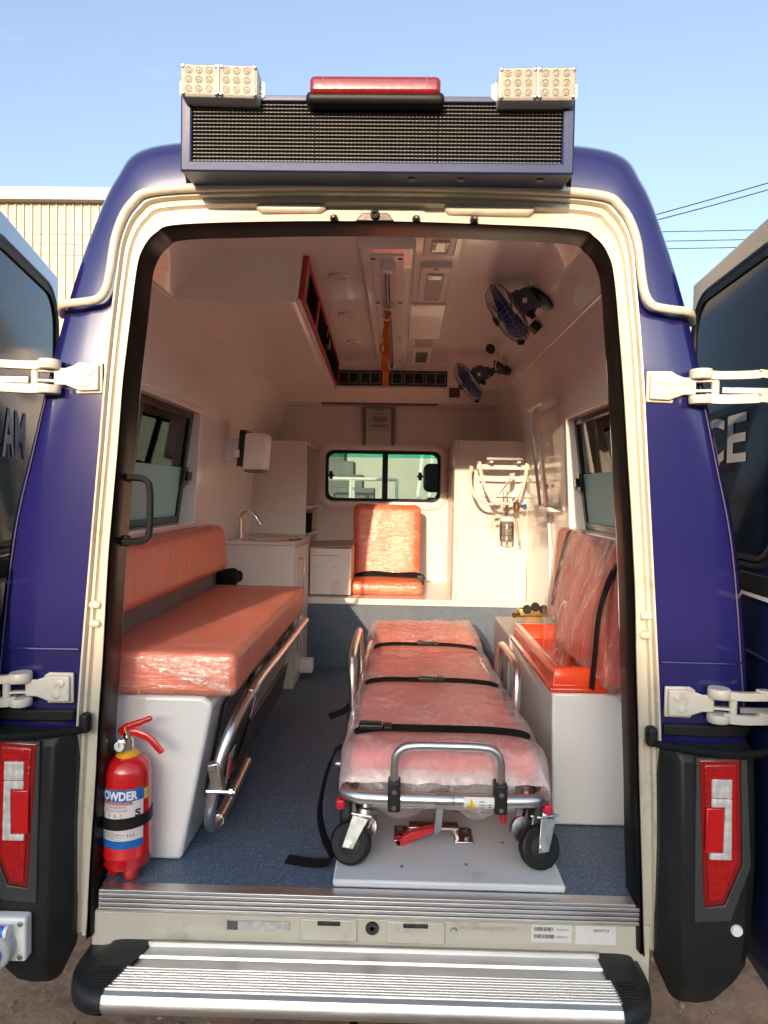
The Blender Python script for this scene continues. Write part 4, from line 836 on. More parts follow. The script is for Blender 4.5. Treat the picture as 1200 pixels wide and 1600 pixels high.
tap = MB().tube(smooth_path([(-.800, 2.06, 1.435), (-.800, 2.06, 1.52), (-.797, 2.055, 1.555), (-.770, 2.05, 1.585), (-.735, 2.045, 1.580), (-.708, 2.04, 1.55), (-.692, 2.04, 1.520)], 6), .0125, 12).build('tap', CHR, ct)
MB().lathe((-.800, 2.06, 1.4225), (0, 0, 1), [(.026, 0), (.026, .006), (.018, .012), (.017, .03)], 18).build('tap_base', CHR, tap)
MB().lathe((-.690, 2.04, 1.523), (.4, 0, -.9), [(.012, 0), (.015, .002), (.015, .018), (.008, .019)], 14).build('spout_tip', CHR, tap)

# tall shelf cabinet behind the counter
wc = thing('shelf_cabinet', 'white tall shelf cabinet standing behind the basin', 'cabinet', (-.66, 2.9, 1.06))
MB().box(-.842, -.500, 2.55, 2.566, 1.4225, 2.004).build('front_panel', LAM, wc, bevel=.003)
MB().box(-.842, -.500, 2.567, 3.245, 1.985, 2.003).build('top_panel', LAM, wc, bevel=.002)
MB().box(-.842, -.80, 2.567, 3.245, 1.06, 1.984).build('back_panel', LAM, wc)
for z in (1.40, 1.58): MB().box(-.799, -.500, 2.567, 3.245, z, z + .02).build('shelf', LAM, wc, bevel=.002)
MB().box(-.60, -.501, 3.20, 3.245, 1.062, 1.984).build('end_panel', LAM, wc, bevel=.002)
for z in (1.66, 1.76, 1.90): MB().tube([(-.512, 2.60, z), (-.512, 3.18, z)], .007, 8).build('guard_rail', CHR, wc)
fo = thing('file_folder', 'black and red folders leaning in the lower shelf', 'folders', (-.56, 2.9, 1.42))
for k, (c_, a) in enumerate(((BLKG, .35), (REDX, .42), (BLKG, .5))): MB().obox((-.535 - .01 * k, 2.88 + k * .04, 1.485), (.035, 0, 0), (0, .010, 0), (0, .035 * a * 2, .062)).build('folder', c_, fo, bevel=.002)
# carton on the platform
ca = thing('carton', 'white printed cardboard box with open lid beside the jump seat', 'box', (-.35, 2.6, 1.06))
CARD = mat('white_card', (.74, .70, .68), .7, var=.04, vscale=6)
MB().box(-.458, -.208, 2.462, 2.78, 1.0665, 1.348).build('body', CARD, ca, bevel=.003)
MB().obox((-.335, 2.62, 1.366), (.135, 0, .006), (0, .165, .008), (0, 0, .003)).build('lid', mat('brown_card', (.42, .35, .30), .7, var=.08), ca, bevel=.001)
flat_text('A O L A', .020, (-.452, 2.4605, 1.318), (1, 0, 0), (0, 0, 1), mat('pale_ink', (.42, .39, .38), .7), 'lettering', ca)
pr_ = MB()
for k in range(1): pr_.box(-.452, -.285, 2.4600, 2.4612, 1.302, 1.3075)
for k in range(10): pr_.box(-.33, -.33 + random.uniform(.05, .10), 2.4600, 2.4612, 1.150 - k * .0085, 1.1525 - k * .0085)
for k in range(3): pr_.box(-.44 + k * .055, -.41 + k * .055, 2.4600, 2.4612, 1.235, 1.238)
pr_.build('print', MATS['pale_ink'], ca, smooth=False, kind='stuff')
# folding attendant seat
js = thing('jump_seat', 'orange attendant seat wrapped in film below the cab window', 'seat', (0, 2.9, 1.06))
def leanJ(v): return Vector((v.x, v.y + (v.z - 1.12) * .12, v.z))
cushion(-.226, .225, 2.86, 2.95, 1.115, 1.612, .045, (14, 4, 16), .004, 6, 11., ORGV, 'backrest', js, WRAPC, .004, .004, (1, 1, 4), leanJ)
cushion(-.222, .232, 2.52, 2.90, 1.060, 1.140, .032, (14, 10, 4), .003, 6, 17., ORGV, 'seat_cushion', js, WRAPC, .004, .004, (1, 2, 3))
MB().ribbon(smooth_path([(-.23, 2.78, 1.135), (-.1, 2.82, 1.158), (.05, 2.80, 1.152), (.20, 2.78, 1.158), (.245, 2.76, 1.13)], 5), .04, .006, (0, 0.5, 1)).build('lap_belt', WEB, js)
MB().rbox(.20, .25, 2.74, 2.79, 1.10, 1.165, .008, (2, 2, 2)).build('buckle', BLKP, js, merge=1e-5)
# right tall cabinet
rc = thing('tall_cabinet', 'plain white tall cabinet against the right wall at the bulkhead', 'cabinet', (.62, 2.8, 1.06))
MB().box(.425, .842, 2.396, 2.412, 1.059, 2.012).build('front_panel', LAM, rc, bevel=.002)
MB().box(.425, .842, 2.413, 3.245, 1.995, 2.011).build('top_panel', LAM, rc, bevel=.002)
MB().box(.405, .424, 2.396, 2.55, 1.059, 2.012).build('side_post', LAM, rc, bevel=.002)
MB().box(.425, .443, 2.62, 3.245, 1.059, 1.994).build('side_panel', LAM, rc, bevel=.002)
for k in range(5): MB().lathe((.404, 2.50, 1.15 + k * .11), (-1, 0, 0), [(.004, 0), (.003, .001)], 8).build('peg_hole', BLKG, rc)
for z in (1.70, 1.84): MB().box(.405, .43, 2.56, 3.2, z, z + .012).build('shelf_edge', GREY, rc)
# ceiling duct with vents, slot strip and wall clock
du = thing('air_duct', 'white ceiling duct with a row of five black air vents', 'duct', (0, 3.0, 2.3))
MB().add([(-.85, 2.75, 2.52), (.85, 2.75, 2.52), (.85, 2.75, 2.365), (-.85, 2.75, 2.365), (-.85, 2.98, 2.305), (.85, 2.98, 2.305), (.85, 3.245, 2.302), (-.85, 3.245, 2.302)], [(0, 1, 2, 3), (3, 2, 5, 4), (4, 5, 6, 7)]).build('housing', FRP, du, smooth=False)
MB().box(-.46, .33, 2.990, 3.02, 2.284, 2.3015).build('slot_strip', mat('brown_strip', (.16, .12, .10), .5), du)
MB().box(-.75, .78, 2.975, 3.03, 2.300, 2.312).build('ledge', FRP, du, bevel=.003)
MB().box(-.335, .372, 2.738, 2.752, 2.378, 2.476).build('vent_panel', BLKG, du, bevel=.004)
for k in range(5):
    x0 = -.322 + k * .139; g = MB(); y = 2.736
    for a in ((x0, x0 + .127, 2.391, 2.395), (x0, x0 + .127, 2.459, 2.463), (x0, x0 + .004, 2.396, 2.458), (x0 + .123, x0 + .127, 2.396, 2.458)): g.box(a[0], a[1], y - .004, y + .001, a[2], a[3])
    v_ = g.build('vent_frame', mat('vent_silver', (.30, .30, .30), .35, .6), du)
    for j in range(3): MB().box(x0 + .006, x0 + .121, y - .006, y + .002, 2.405 + j * .018, 2.408 + j * .018).build('vane', BLKP, v_)
    MB().box(x0 + .060, x0 + .066, y - .008, y, 2.398, 2.456).build('slider', MATS['vent_silver'], v_)
ck = thing('wall_clock', 'silver digital wall clock reading 5:50 above the cab window', 'clock', (-.075, 3.24, 2.03))
SIL = mat('silver_plastic', (.52, .50, .49), .35, .3, var=.04); LCD = mat('lcd', (.40, .41, .36), .4)
MB().box(-.190, -.168, 3.205, 3.248, 2.030, 2.292).build('side_rail', GREY, ck, bevel=.004); MB().box(.016, .038, 3.205, 3.248, 2.030, 2.292).build('side_rail', GREY, ck, bevel=.004)
MB().box(-.167, .015, 3.212, 3.248, 2.034, 2.289).build('case', SIL, ck, bevel=.003)
MB().box(-.147, -.005, 3.208, 3.213, 2.190, 2.232).build('time_screen', LCD, ck); MB().box(-.147, -.005, 3.208, 3.213, 2.150, 2.178).build('day_screen', LCD, ck)
def seg7(d, x, z, w_, h_, y, mb, t=.0042):
    on = {'5': 'afgcd', '0': 'abcdef', ':': ''}[d]
    for c in on:
        if c in 'agd': zz = {'a': z + h_, 'g': z + h_ / 2, 'd': z}[c]; mb.box(x, x + w_, y, y + .001, zz - t / 2, zz + t / 2)
        else: xx = x if c in 'fe' else x + w_; z0 = z + (h_ / 2 if c in 'fb' else 0); mb.box(xx - t / 2, xx + t / 2, y, y + .001, z0 + t * .6, z0 + h_ / 2 - t * .6)
dg_ = MB(); seg7('5', -.108, 2.195, .016, .031, 3.2065, dg_); seg7('5', -.076, 2.195, .016, .031, 3.2065, dg_); seg7('0', -.047, 2.195, .016, .031, 3.2065, dg_); dg_.box(-.085, -.082, 3.2065, 3.2075, 2.203, 2.207); dg_.box(-.085, -.082, 3.2065, 3.2075, 2.216, 2.220)
dg_.build('digits', INK, ck, smooth=False)
flat_text('SUNDAY', .027, (-.076, 3.2068, 2.1545), (1, 0, 0), (0, 0, 1), INK, 'lettering', ck, align='CENTER')
MB().box(-.115, -.035, 3.2105, 3.213, 2.276, 2.283).build('name_plate', GREY, ck); MB().box(-.12, -.03, 3.2105, 3.213, 2.246, 2.251).build('print', GREY, ck)
MB().box(-.160, .008, 3.2095, 3.213, 2.136, 2.139).build('seam', GREY, ck)

# ------------------------------------------------------------------ left wall: dispenser, overhead locker
dp = thing('towel_dispenser', 'white paper towel dispenser with black side on the left wall', 'dispenser', (-.74, 1.80, 1.82))
MB().rbox(-.722, -.612, 1.74, 1.90, 1.800, 1.985, .014, (4, 4, 5)).warp(lambda v: Vector((v.x + (v.z - 1.8) * .08, v.y, v.z))).build('cover', WHT, dp, merge=1e-5)
MB().box(-.752, -.718, 1.745, 1.90, 1.815, 2.000).warp(lambda v: Vector((v.x + (v.z - 1.8) * .08, v.y, v.z))).build('back_box', BLKP, dp, bevel=.005)
MB().box(-.835, -.745, 1.80, 1.88, 1.84, 1.96).build('wall_bracket', WHT, dp, bevel=.004)
MB().box(-.765, -.735, 1.738, 1.76, 1.86, 1.90).build('lock_tab', WHT, dp, bevel=.004)
MB().box(-.712, -.615, 1.75, 1.90, 1.786, 1.801).build('outlet', GREY, dp, bevel=.003)
oc = thing('overhead_locker', 'white overhead locker with red framed sliding windows under the ceiling', 'cabinet', (-.5, 1.6, 2.35))
lk = [(-.80, 2.340), (-.300, 2.340), (-.285, 2.358), (-.268, 2.515), (-.80, 2.515)]
lo = []
for y in (.60, 2.745): lo.append([Vector((x - (.03 * (y - .6) if x > -.5 else 0), y, z)) for x, z in lk])
mb = MB().loft(lo, closed=True); mb.f += [(4, 3, 2, 1, 0), (5, 6, 7, 8, 9)]; mb.build('body', FRP, oc, bevel=.010, seg=3)
def ofc(y, v, o=0.):   # point on the slanted aisle face
    return Vector((lerp(-.286, -.268, v) - .03 * (y - .6) + .004 + o, y, lerp(2.356, 2.512, v)))
def opanel(y0, y1, v0, v1, o0, o1, name, mt, par, bv=.002):
    return MB().add([ofc(y, v, o) for y in (y0, y1) for v in (v0, v1) for o in (o0, o1)], [(0, 1, 3, 2), (4, 6, 7, 5), (0, 4, 5, 1), (2, 3, 7, 6), (0, 2, 6, 4), (1, 5, 7, 3)]).build(name, mt, par, smooth=False, bevel=bv)
REDF = mat('red_frame', (.42, .035, .022), .35, var=.1)
for a in ((.63, 2.70, .02, .13), (.63, 2.70, .90, .985), (.63, .69, .131, .899), (2.64, 2.70, .131, .899)): opanel(*a, -.003, .014, 'window_frame', REDF, oc)
for y0, y1, o in ((.70, 1.70, .002), (1.62, 2.63, .006)):
    pn = opanel(y0, y1, .15, .89, o, o + .003, 'sliding_pane', mat('smoked_glass', (.010, .010, .010), .95, spec=.02), oc, 0)
    for a in ((y0, y0 + .05, .14, .895), (y1 - .05, y1, .14, .895)): opanel(*a, o - .001, o + .008, 'stile', BLKG, pn)
opanel(1.60, 1.74, .30, .52, .012, .030, 'catch', BLKG, oc)
opanel(1.12, 1.18, .14, .895, .004, .013, 'mullion', REDF, oc)
MB().tube([ofc(.62, -.03), ofc(2.7, -.03)], .007, 8).build('edge_bead', FRP, oc)

# ------------------------------------------------------------------ ceiling fittings
cz = 2.511
rl = thing('infusion_rail', 'white ceiling rail panel with chrome tube for infusion hooks', 'rail', (.02, 1.5, cz))
MB().rbox(-.075, .115, .46, 2.72, cz - .030, cz + .01, .016, (4, 10, 2)).build('panel', FRP, rl, merge=1e-5)
MB().box(-.035, .075, .52, 2.66, cz - .036, cz - .029).build('inner_channel', FRPW, rl, bevel=.003)
MB().tube([(.020, .60, cz - .055), (.020, 2.5, cz - .055)], .011, 12).build('tube', CHR, rl)
for y in (.60, 1.10, 2.5): MB().lathe((.020, y, cz - .03), (0, 0, -1), [(.028, 0), (.028, .02), (.020, .034), (.010, .036)], 16).build('end_bracket', WHT, rl)
for y in (.55, 1.10, 1.75, 2.4):
    for x in (-.025, .065): MB().lathe((x, y, cz - .035), (0, 0, -1), [(.009, 0), (.009, .003), (.004, .005)], 10).build('screw', DGREY, rl)
hs = thing('hanging_strap', 'orange webbing strap hanging from the ceiling rail', 'strap', (.01, 1.16, 2.3))
P = smooth_path([(.014, 1.13, 2.452), (.012, 1.14, 2.40), (.006, 1.16, 2.35), (.014, 1.17, 2.31), (.006, 1.175, 2.27), (.004, 1.18, 2.235), (.010, 1.18, 2.195), (.008, 1.18, 2.145)], 6)
MB().ribbon(P, .030, .004, [Vector((1, .9 * math.sin(i * .55), 0)) for i in range(len(P))]).build('webbing', ORS, hs)
MB().tube(smooth_path([(.0, 1.14, 2.46), (-.004, 1.13, 2.43), (.012, 1.13, 2.41), (.028, 1.13, 2.43), (.024, 1.14, 2.46)], 4), .004, 8).build('hook', CHR, hs)
MB().ribbon(smooth_path([(.02, 1.165, 2.335), (-.012, 1.17, 2.315), (-.006, 1.175, 2.28), (.022, 1.17, 2.265)], 4), .026, .004, (0.3, 1, 0)).build('loop', ORS, hs)
for k, (x, y) in enumerate(((-.165, .86), (-.178, 1.44), (-.184, 2.03))):
    t = thing('downlight', '%s of the three round white ceiling downlights' % ('nearest', 'middle', 'farthest')[k], 'lamp', (x, y, cz - .008), 'round ceiling downlights')
    MB().lathe((x, y, cz - .002), (0, 0, -1), [(.040, -.004), (.040, .004), (.036, .008), (.028, .008), (.026, .004)], 28).build('ring', WHT, t); MB().lathe((x, y, cz - .004), (0, 0, -1), [(.0255, 0), (.0255, .003), (.01, .005)], 20).build('diffuser', mat('pale_diffuser', (.62, .60, .58), .4), t)
DIF = lens('ribbed_diffuser', (.60, .58, .55), .25, 140, .4)
for k, (x0, x1, y0, y1) in enumerate(((.140, .244, .36, .575), (.136, .250, .70, 1.16))):
    t = thing('ceiling_lamp', ('ribbed rectangular ceiling lamp nearest the door', 'ribbed rectangular ceiling lamp second from the door')[k], 'lamp', ((x0 + x1) / 2, (y0 + y1) / 2, cz - .02), 'rectangular ceiling lamps')
    MB().rbox(x0, x1, y0, y1, cz - .018, cz + .005, .007, (3, 4, 2)).build('frame', WHT, t, merge=1e-5)
    e = (x1 - x0) * .22; MB().rbox(x0 + e, x1 - e, y0 + e * 2.6, y1 - e * 2, cz - .026, cz - .012, .005, (3, 5, 2)).build('diffuser', DIF, t, merge=1e-5)
    MB().box((x0 + x1) / 2 - .008, (x0 + x1) / 2 + .008, y0 + .012, y0 + .02, cz - .020, cz - .017).build('switch', GREY, t)
vb = thing('roof_ventilator', 'white wedge-shaped roof ventilator behind the ceiling lamps', 'ventilator', (.185, 1.5, 2.45))
MB().prism([(.106, 1.23, cz), (.106, 1.23, cz - .010), (.106, 1.70, cz - .055), (.106, 1.72, cz)], (.157, 0, 0)).build('hood', FRPW, vb, bevel=.006)
MB().lathe((.185, 1.70, cz - .03), (0, -1, -.3), [(.030, -.01), (.030, .012), (.02, .016)], 20).build('nozzle', WHT, vb)
MB().box(.145, .24, 1.86, 2.06, cz - .02, cz).build('grille', DIF, vb, bevel=.003)
t = thing('ceiling_vent', 'small white slatted ceiling vent nearest the air duct', 'vent', (.19, 2.35, cz))
MB().box(.140, .246, 2.14, 2.58, cz - .014, cz + .002).build('frame', WHT, t, bevel=.004)
for k in range(7): MB().box(.160, .226, 2.24 + k * .045, 2.262 + k * .045, cz - .020, cz - .0135).build('slat', GREY, t)

# ------------------------------------------------------------------ fans
FG = mat('fan_grey_blue', (.055, .085, .11), .42, var=.1); FB = mat('fan_blue', (.016, .08, .32), .3, var=.08); FW = mat('fan_wire', (.30, .30, .29), .3, .9)
def fan(c, axis, mount, r, label):
    c = Vector(c); ax = Vector(axis).normalized(); a, b = frame_of(ax); mnt = Vector(mount)
    t = thing('wall_fan', label, 'fan', mnt, 'small oscillating fans')
    P = lambda ang, rad, h: c + ax * h + (a * math.cos(ang) + b * math.sin(ang)) * rad
    front = [(.14, .46), (.35, .45), (.65, .40), (.88, .28), (.98, .12), (1.0, .0)]; back = [(1.0, .0), (.98, -.12), (.85, -.26), (.60, -.34), (.30, -.36)]
    for prof_, nm in ((front, 'front_cage'), (back, 'rear_cage')):
        mb = MB()
        for i in range(36):
            an = 2 * math.pi * i / 36; mb.tube([P(an, q * r, h * r * .95) for q, h in prof_], .0009, 4, cap=False)
        for q, h in prof_[::2]:
            mb.tube([P(2 * math.pi * j / 36, q * r, h * r * .95) for j in range(36)], .0013, 5, closed=True)
        mb.build(nm, FW, t, kind='stuff')
    MB().tube([P(2 * math.pi * j / 40, r * 1.01, 0) for j in range(40)], .0030, 8, closed=True).build('rim', FG, t)
    MB().lathe(c + ax * r * .42, ax, [(.002, .012), (r * .14, .010), (r * .16, 0), (r * .14, -.004)], 18).build('badge', BLKP, t)
    MB().lathe(c - ax * r * .15, ax, [(r * .04, .5 * r), (r * .12, .46 * r), (r * .17, .3 * r), (r * .18, 0)], 18).build('hub', FB, t)
    for k in range(4):
        a0 = 2 * math.pi * k / 4 + .3
        def bl_(u, v): 
            an = a0 + (v - .5) * (1.15 + .30 * u); rad = lerp(.17, .90, u) * r; return P(an, rad, (v - .5) * .46 * r + .02 * r)
        MB().grid(bl_, 8, 6).build('blade', FB, t, angle=80)
    # motor and bracket
    mc = c - ax * r * .55
    MB().lathe(c - ax * r * .34, -ax, [(r * .30, 0), (r * .40, r * .05), (r * .40, r * .45), (r * .32, r * .58), (r * .1, r * .62)], 20).build('motor', FG, t)
    nrm = (mnt - mc).normalized(); wn = Vector((.62, 0, .78)).normalized()
    end = mnt - wn * .004
    for s in (-1, 1):
        side = ax.cross(nrm).normalized() * s * r * .46
        MB().ribbon(smooth_path([c - ax * r * .45 + side * .9, mc + side, mc.lerp(end, .45) + side * .55, mc.lerp(end, .6)], 4), r * .16, .005, ax).build('yoke', FG, t)
    MB().tube([mc.lerp(end, .35), mc.lerp(end, .75), end - wn * .012], [r * .16, r * .14, r * .24], 12).build('neck', FG, t)
    MB().lathe(end, -wn, [(r * .46, -.004), (r * .47, .006), (r * .40, .014), (r * .22, .022)], 24).build('wall_base', FG, t)
    MB().lathe(end, -wn, [(r * .50, -.006), (r * .50, -.001), (r * .47, .001)], 24).build('gasket', RUB, t)
    kn = mc + ax.cross(nrm).normalized() * r * .5
    MB().lathe(kn, ax.cross(nrm), [(.010, -.01), (.012, 0), (.012, .012), (.008, .014)], 12).build('tilt_knob', BLKP, t)
    MB().box(mc.x - .010, mc.x + .006, mc.y - r * .41, mc.y - r * .40, mc.z - .012, mc.z + .006).build('rating_plate', WHT, t)
    MB().rbox(c.x + r * .30, c.x + r * .52, c.y - .02, c.y + .0, c.z - r * 1.0, c.z - r * .82, .006, (2, 2, 2)).build('cage_clip', BLKP, t, merge=1e-5)
fan((.478, .90, 2.388), (-.82, .12, -.56), (.607, .935, 2.456), .122, 'large blue wall fan nearest the door below the ceiling')
fan((.462, 2.25, 2.335), (-.82, .12, -.56), (.655, 2.28, 2.470 - .045), .120, 'blue wall fan farther in beside the air duct')
for (x, y, z, lab) in ((.640, 1.22, 2.410, 'black switch box on the cove beside the nearer fan'), (.668, 2.20, 2.395, 'black switch box on the cove beside the farther fan')):
    o = MB().obox((x, y, z), Vector((.78, 0, -.62)) * .022, (0, .034, 0), Vector((.62, 0, .78)) * .016).build('switch_box', BLKP, None, bevel=.004, loc=(x, y, z)); tag(o, lab, 'switch', 'fan switch boxes')
t = thing('coiled_lead', 'thin coiled cream lead hanging from the cove between the fans', 'cable', (.57, 1.95, 2.47))
MB().tube(smooth_path([(.60, 1.6, 2.458), (.575, 1.75, 2.43), (.585, 1.85, 2.40), (.60, 1.9, 2.425), (.58, 1.98, 2.40), (.59, 2.05, 2.37), (.62, 2.15, 2.40)], 6), .0022, 6).build('lead', mat('cream_cable', (.62, .55, .48), .5), t)
MB().lathe((.545, 1.92, 2.462), (-.5, -.6, -.5), [(.012, 0), (.026, .002), (.028, .010), (.024, .016), (.015, .016)], 20).build('grommet_ring', BLKG, t)
t = tag(MB().box(.385, .455, 2.735, 2.75, 2.31, 2.372).build('socket_plate', mat('bronze_plastic', (.08, .06, .05), .4), None, bevel=.004, loc=(.42, 2.74, 2.34)), 'small dark socket plate beside the vents behind the far fan', 'socket')

# ------------------------------------------------------------------ right wall: box seat with red tray
bs = thing('box_seat', 'white storage box seat with red tray top and wrapped red backrest', 'seat', (.7, .9, F))
def taper(v): return Vector((v.x, v.y, v.z))
MB().prism([(.584, .417, F + .001), (.843, .417, F + .001), (.843, .417, 1.070), (.574, .417, 1.070)], (0, .80, 0)).build('base', FRPW, bs, bevel=.010, seg=3)
tr_ = MB(); o_l = lambda e, z: [Vector((.572 - e, .413 - e, z)), Vector((.842, .413 - e, z)), Vector((.842, 1.20 + e, z)), Vector((.572 - e, 1.20 + e, z))]
tr_.loft([o_l(.004, 1.071), o_l(.008, 1.074), o_l(.008, 1.086), o_l(-.002, 1.092), o_l(-.006, 1.142), o_l(-.012, 1.149), o_l(-.028, 1.149), o_l(-.034, 1.140), o_l(-.045, 1.090)], closed=True)
o = len(tr_.v) - 4; tr_.f.append((o, o + 1, o + 2, o + 3)); tr_.build('tray', REDP, bs, bevel=.003)
def leanR(v):  # the backrest leans back against the wall
    k = (v.z - 1.09); return Vector((v.x + .018 + k * .10, v.y, v.z))
cushion(.690, .755, .34, 1.02, 1.10, 1.545, .030, (4, 14, 10), .004, 6, 21., REDV, 'backrest', bs, WRAPG, .005, .006, (2, 2, .6), leanR)
cushion(.735, .790, 1.03, 1.40, 1.15, 1.552, .026, (4, 10, 10), .004, 6, 25., REDV, 'side_backrest', bs, WRAPG, .005, .006, (2, 2, .6), leanR)
MB().ribbon(smooth_path([(.765, 1.04, 1.555), (.748, 1.032, 1.50), (.730, 1.035, 1.42), (.715, 1.04, 1.33), (.705, 1.04, 1.25)], 5), .042, .005, (0, 1, 0)).build('belt', WEB, bs)
MB().ribbon(smooth_path([(.755, .36, 1.50), (.725, .37, 1.42), (.700, .365, 1.32), (.690, .36, 1.20), (.68, .35, 1.10)], 5), .042, .005, (0, 1, 0)).build('belt', WEB, bs)
def sheet(u, v):   # loose polythene tucked over the backrest, gathering towards the tray
    y = lerp(.36, 1.00, u); z = 1.56 - .50 * v; wd = 1 - .45 * v * v
    y = lerp(.66, y, wd) ; x = .752 - .075 * v - .045 * math.sin(v * 3.0) - .04 * v * v + .014 * nz((u * 7, v * 3, 1), 1, 4) + .008 * nz((u * 16, v * 6, 4), 1, 2)
    return Vector((x, y, z - .03 * (1 - (2 * u - 1) ** 2) * v))
MB().grid(sheet, 60, 44).build('loose_sheet', LOOSE, bs, angle=80)
def sheet2(u, v):   # loose end hanging over the near corner of the box
    x = lerp(.715, .838, u); top = lerp(1.150, 1.245, u); bot = lerp(1.120, 1.005, u ** .8); z = lerp(top, bot, v)
    y = .392 - .012 * math.sin(v * 3.1) + .016 * nz((u * 5, v * 2.5, 9), 1, 1) + .008 * nz((u * 14, v * 7, 4), 1, 6) - .02 * (1 - v)
    return Vector((x + .008 * nz((u * 6, v * 6, 2), 1, 3), y, z + .012 * nz((u * 6, v * 4, 3), 1)))
MB().grid(sheet2, 40, 30).build('loose_sheet', LOOSE, bs, angle=80)
gb = thing('equipment_block', 'grey equipment block on the floor beyond the box seat', 'box', (.72, 1.5, F))
MB().box(.565, .842, 1.24, 1.72, F + .001, 1.085).build('body', mat('pale_grey_paint', (.42, .42, .42), .4, var=.05), gb, bevel=.010, seg=3)
rg = thing('oxygen_manifold', 'brass oxygen manifold with black knobs above the grey block', 'regulator', (.73, 1.66, 1.1))
BR = mat('brass', (.55, .36, .14), .3, 1., var=.1)
MB().rbox(.665, .815, 1.60, 1.66, 1.105, 1.145, .008, (3, 2, 2)).build('block', BR, rg, merge=1e-5); MB().box(.70, .78, 1.60, 1.66, 1.085, 1.106).build('foot', BR, rg)
for k in range(3):
    x = .70 + k * .040; MB().lathe((x, 1.60, 1.140 + .012 * (k % 2)), (0, -1, .25), [(.010, 0), (.010, .012), (.020, .014), (.022, .030), (.018, .034)], 14).build('knob', BLKG, rg)
MB().lathe((.668, 1.60, 1.115), (-1, -.5, 0), [(.010, 0), (.010, .02), (.013, .022), (.013, .034)], 12).build('outlet', BR, rg)
MB().tube(smooth_path([(.81, 1.63, 1.14), (.825, 1.66, 1.25), (.83, 1.70, 1.45), (.828, 1.75, 1.60)], 5), .008, 8).build('pipe', WHT, rg)

# ------------------------------------------------------------------ right wall fittings near the cabinet
rk = thing('wall_rack', 'white wall rack hung with pale straps beside the tall cabinet', 'rack', (.7, 2.25, 1.85))
MB().box(.560, .760, 2.12, 2.15, 1.888, 1.902).build('front_bar', WHT, rk, bevel=.003)
MB().box(.520, .842, 2.24, 2.27, 1.838, 1.866).build('cross_bar', WHT, rk, bevel=.003)
MB().box(.545, .842, 2.34, 2.36, 1.770, 1.790).build('cross_bar', WHT, rk, bevel=.003)
MB().box(.560, .842, 2.36, 2.38, 1.68, 1.70).build('cross_bar', WHT, rk, bevel=.003)
for x in (.590, .745): MB().box(x - .010, x + .010, 2.15, 2.39, 1.872, 1.886).build('arm', WHT, rk, bevel=.003)
for x in (.57, .80): MB().box(x - .012, x + .012, 2.380, 2.396, 1.66, 1.90).build('upright', WHT, rk, bevel=.003)
STR = mat('pale_strap', (.74, .70, .66), .6, var=.05)
def strap(pts, wv, w_=.020): MB().ribbon(smooth_path(pts, 6), w_, .003, wv).build('strap', STR, rk)
strap([(.528, 2.20, 1.880), (.530, 2.16, 1.83), (.545, 2.10, 1.75), (.585, 2.08, 1.672), (.64, 2.08, 1.650), (.70, 2.08, 1.652), (.74, 2.08, 1.70), (.768, 2.10, 1.78), (.790, 2.16, 1.87)], (.9, .5, .3))
strap([(.492, 2.28, 1.855), (.478, 2.22, 1.80), (.480, 2.18, 1.74), (.502, 2.14, 1.68), (.54, 2.12, 1.648), (.60, 2.12, 1.640)], (.9, .6, .2))
strap([(.715, 2.20, 1.815), (.70, 2.15, 1.785), (.655, 2.12, 1.73), (.615, 2.10, 1.69), (.585, 2.09, 1.69), (.57, 2.09, 1.70)], (.6, .6, .5), .030)
hm = thing('humidifier', 'clear oxygen humidifier bottle with chrome flow valve and blue knobs', 'humidifier', (.69, 2.2, 1.5))
hx, hy = .690, 2.20
MB().lathe((hx, hy, 1.430), (0, 0, 1), [(.034, 0), (.040, .004), (.040, .10), (.036, .112)], 20).build('bottle', CLEAR, hm)
MB().lathe((hx, hy, 1.432), (0, 0, 1), [(.003, 0), (.006, .01), (.006, .09)], 10).build('stem', WHT, hm)
for k in range(4): MB().lathe((hx, hy, 1.462 + k * .016), (0, 0, 1), [(.041, 0), (.0425, .002), (.0425, .004), (.041, .006)], 20).build('scale_ring', CLEAR, hm)
MB().lathe((hx, hy, 1.542), (0, 0, 1), [(.036, 0), (.040, .003), (.040, .024), (.028, .030)], 20).build('cap', WHT, hm)
MB().lathe((hx, hy, 1.572), (0, 0, 1), [(.012, 0), (.012, .03), (.017, .032), (.017, .05), (.009, .054), (.009, .07)], 14).build('valve_stem', CHR, hm)
MB().lathe((hx - .012, hy, 1.632), (0, 0, 1), [(.014, 0), (.014, .075), (.009, .085), (.006, .09)], 14).build('flow_tube', CLEAR, hm)
MB().tube([(hx - .02, hy, 1.60), (hx + .065, hy, 1.632), (hx + .10, hy + .02, 1.628)], .010, 10).build('cross_pipe', CHR, hm)
MB().lathe((hx + .052, hy, 1.60), (0, 0, 1), [(.014, 0), (.018, .01), (.018, .05), (.012, .055)], 14).build('valve_body', BR, hm)
BK = mat('blue_knob', (.01, .16, .45), .3)
MB().lathe((hx + .046, hy, 1.656), (0, 0, 1), [(.016, 0), (.019, .004), (.019, .014), (.014, .017)], 10).build('knob', BK, hm); MB().lathe((hx + .092, hy, 1.628), (1, -.4, 0), [(.014, 0), (.017, .004), (.017, .014), (.012, .017)], 10).build('knob', BK, hm)
MB().tube(smooth_path([(hx - .04, hy, 1.555), (hx - .062, hy - .01, 1.552), (hx - .07, hy - .01, 1.55)], 4), .007, 8).build('nipple', CHR, hm)
MB().tube(smooth_path([(hx + .052, hy, 1.60), (hx + .055, hy - .01, 1.53), (hx + .072, hy, 1.45), (hx + .08, hy + .02, 1.41)], 5), .007, 8).build('hose', CLEAR, hm)
MB().box(.60, .842, 2.23, 2.236, 1.50, 1.66).build('back_plate', CLEAR, hm, smooth=False)
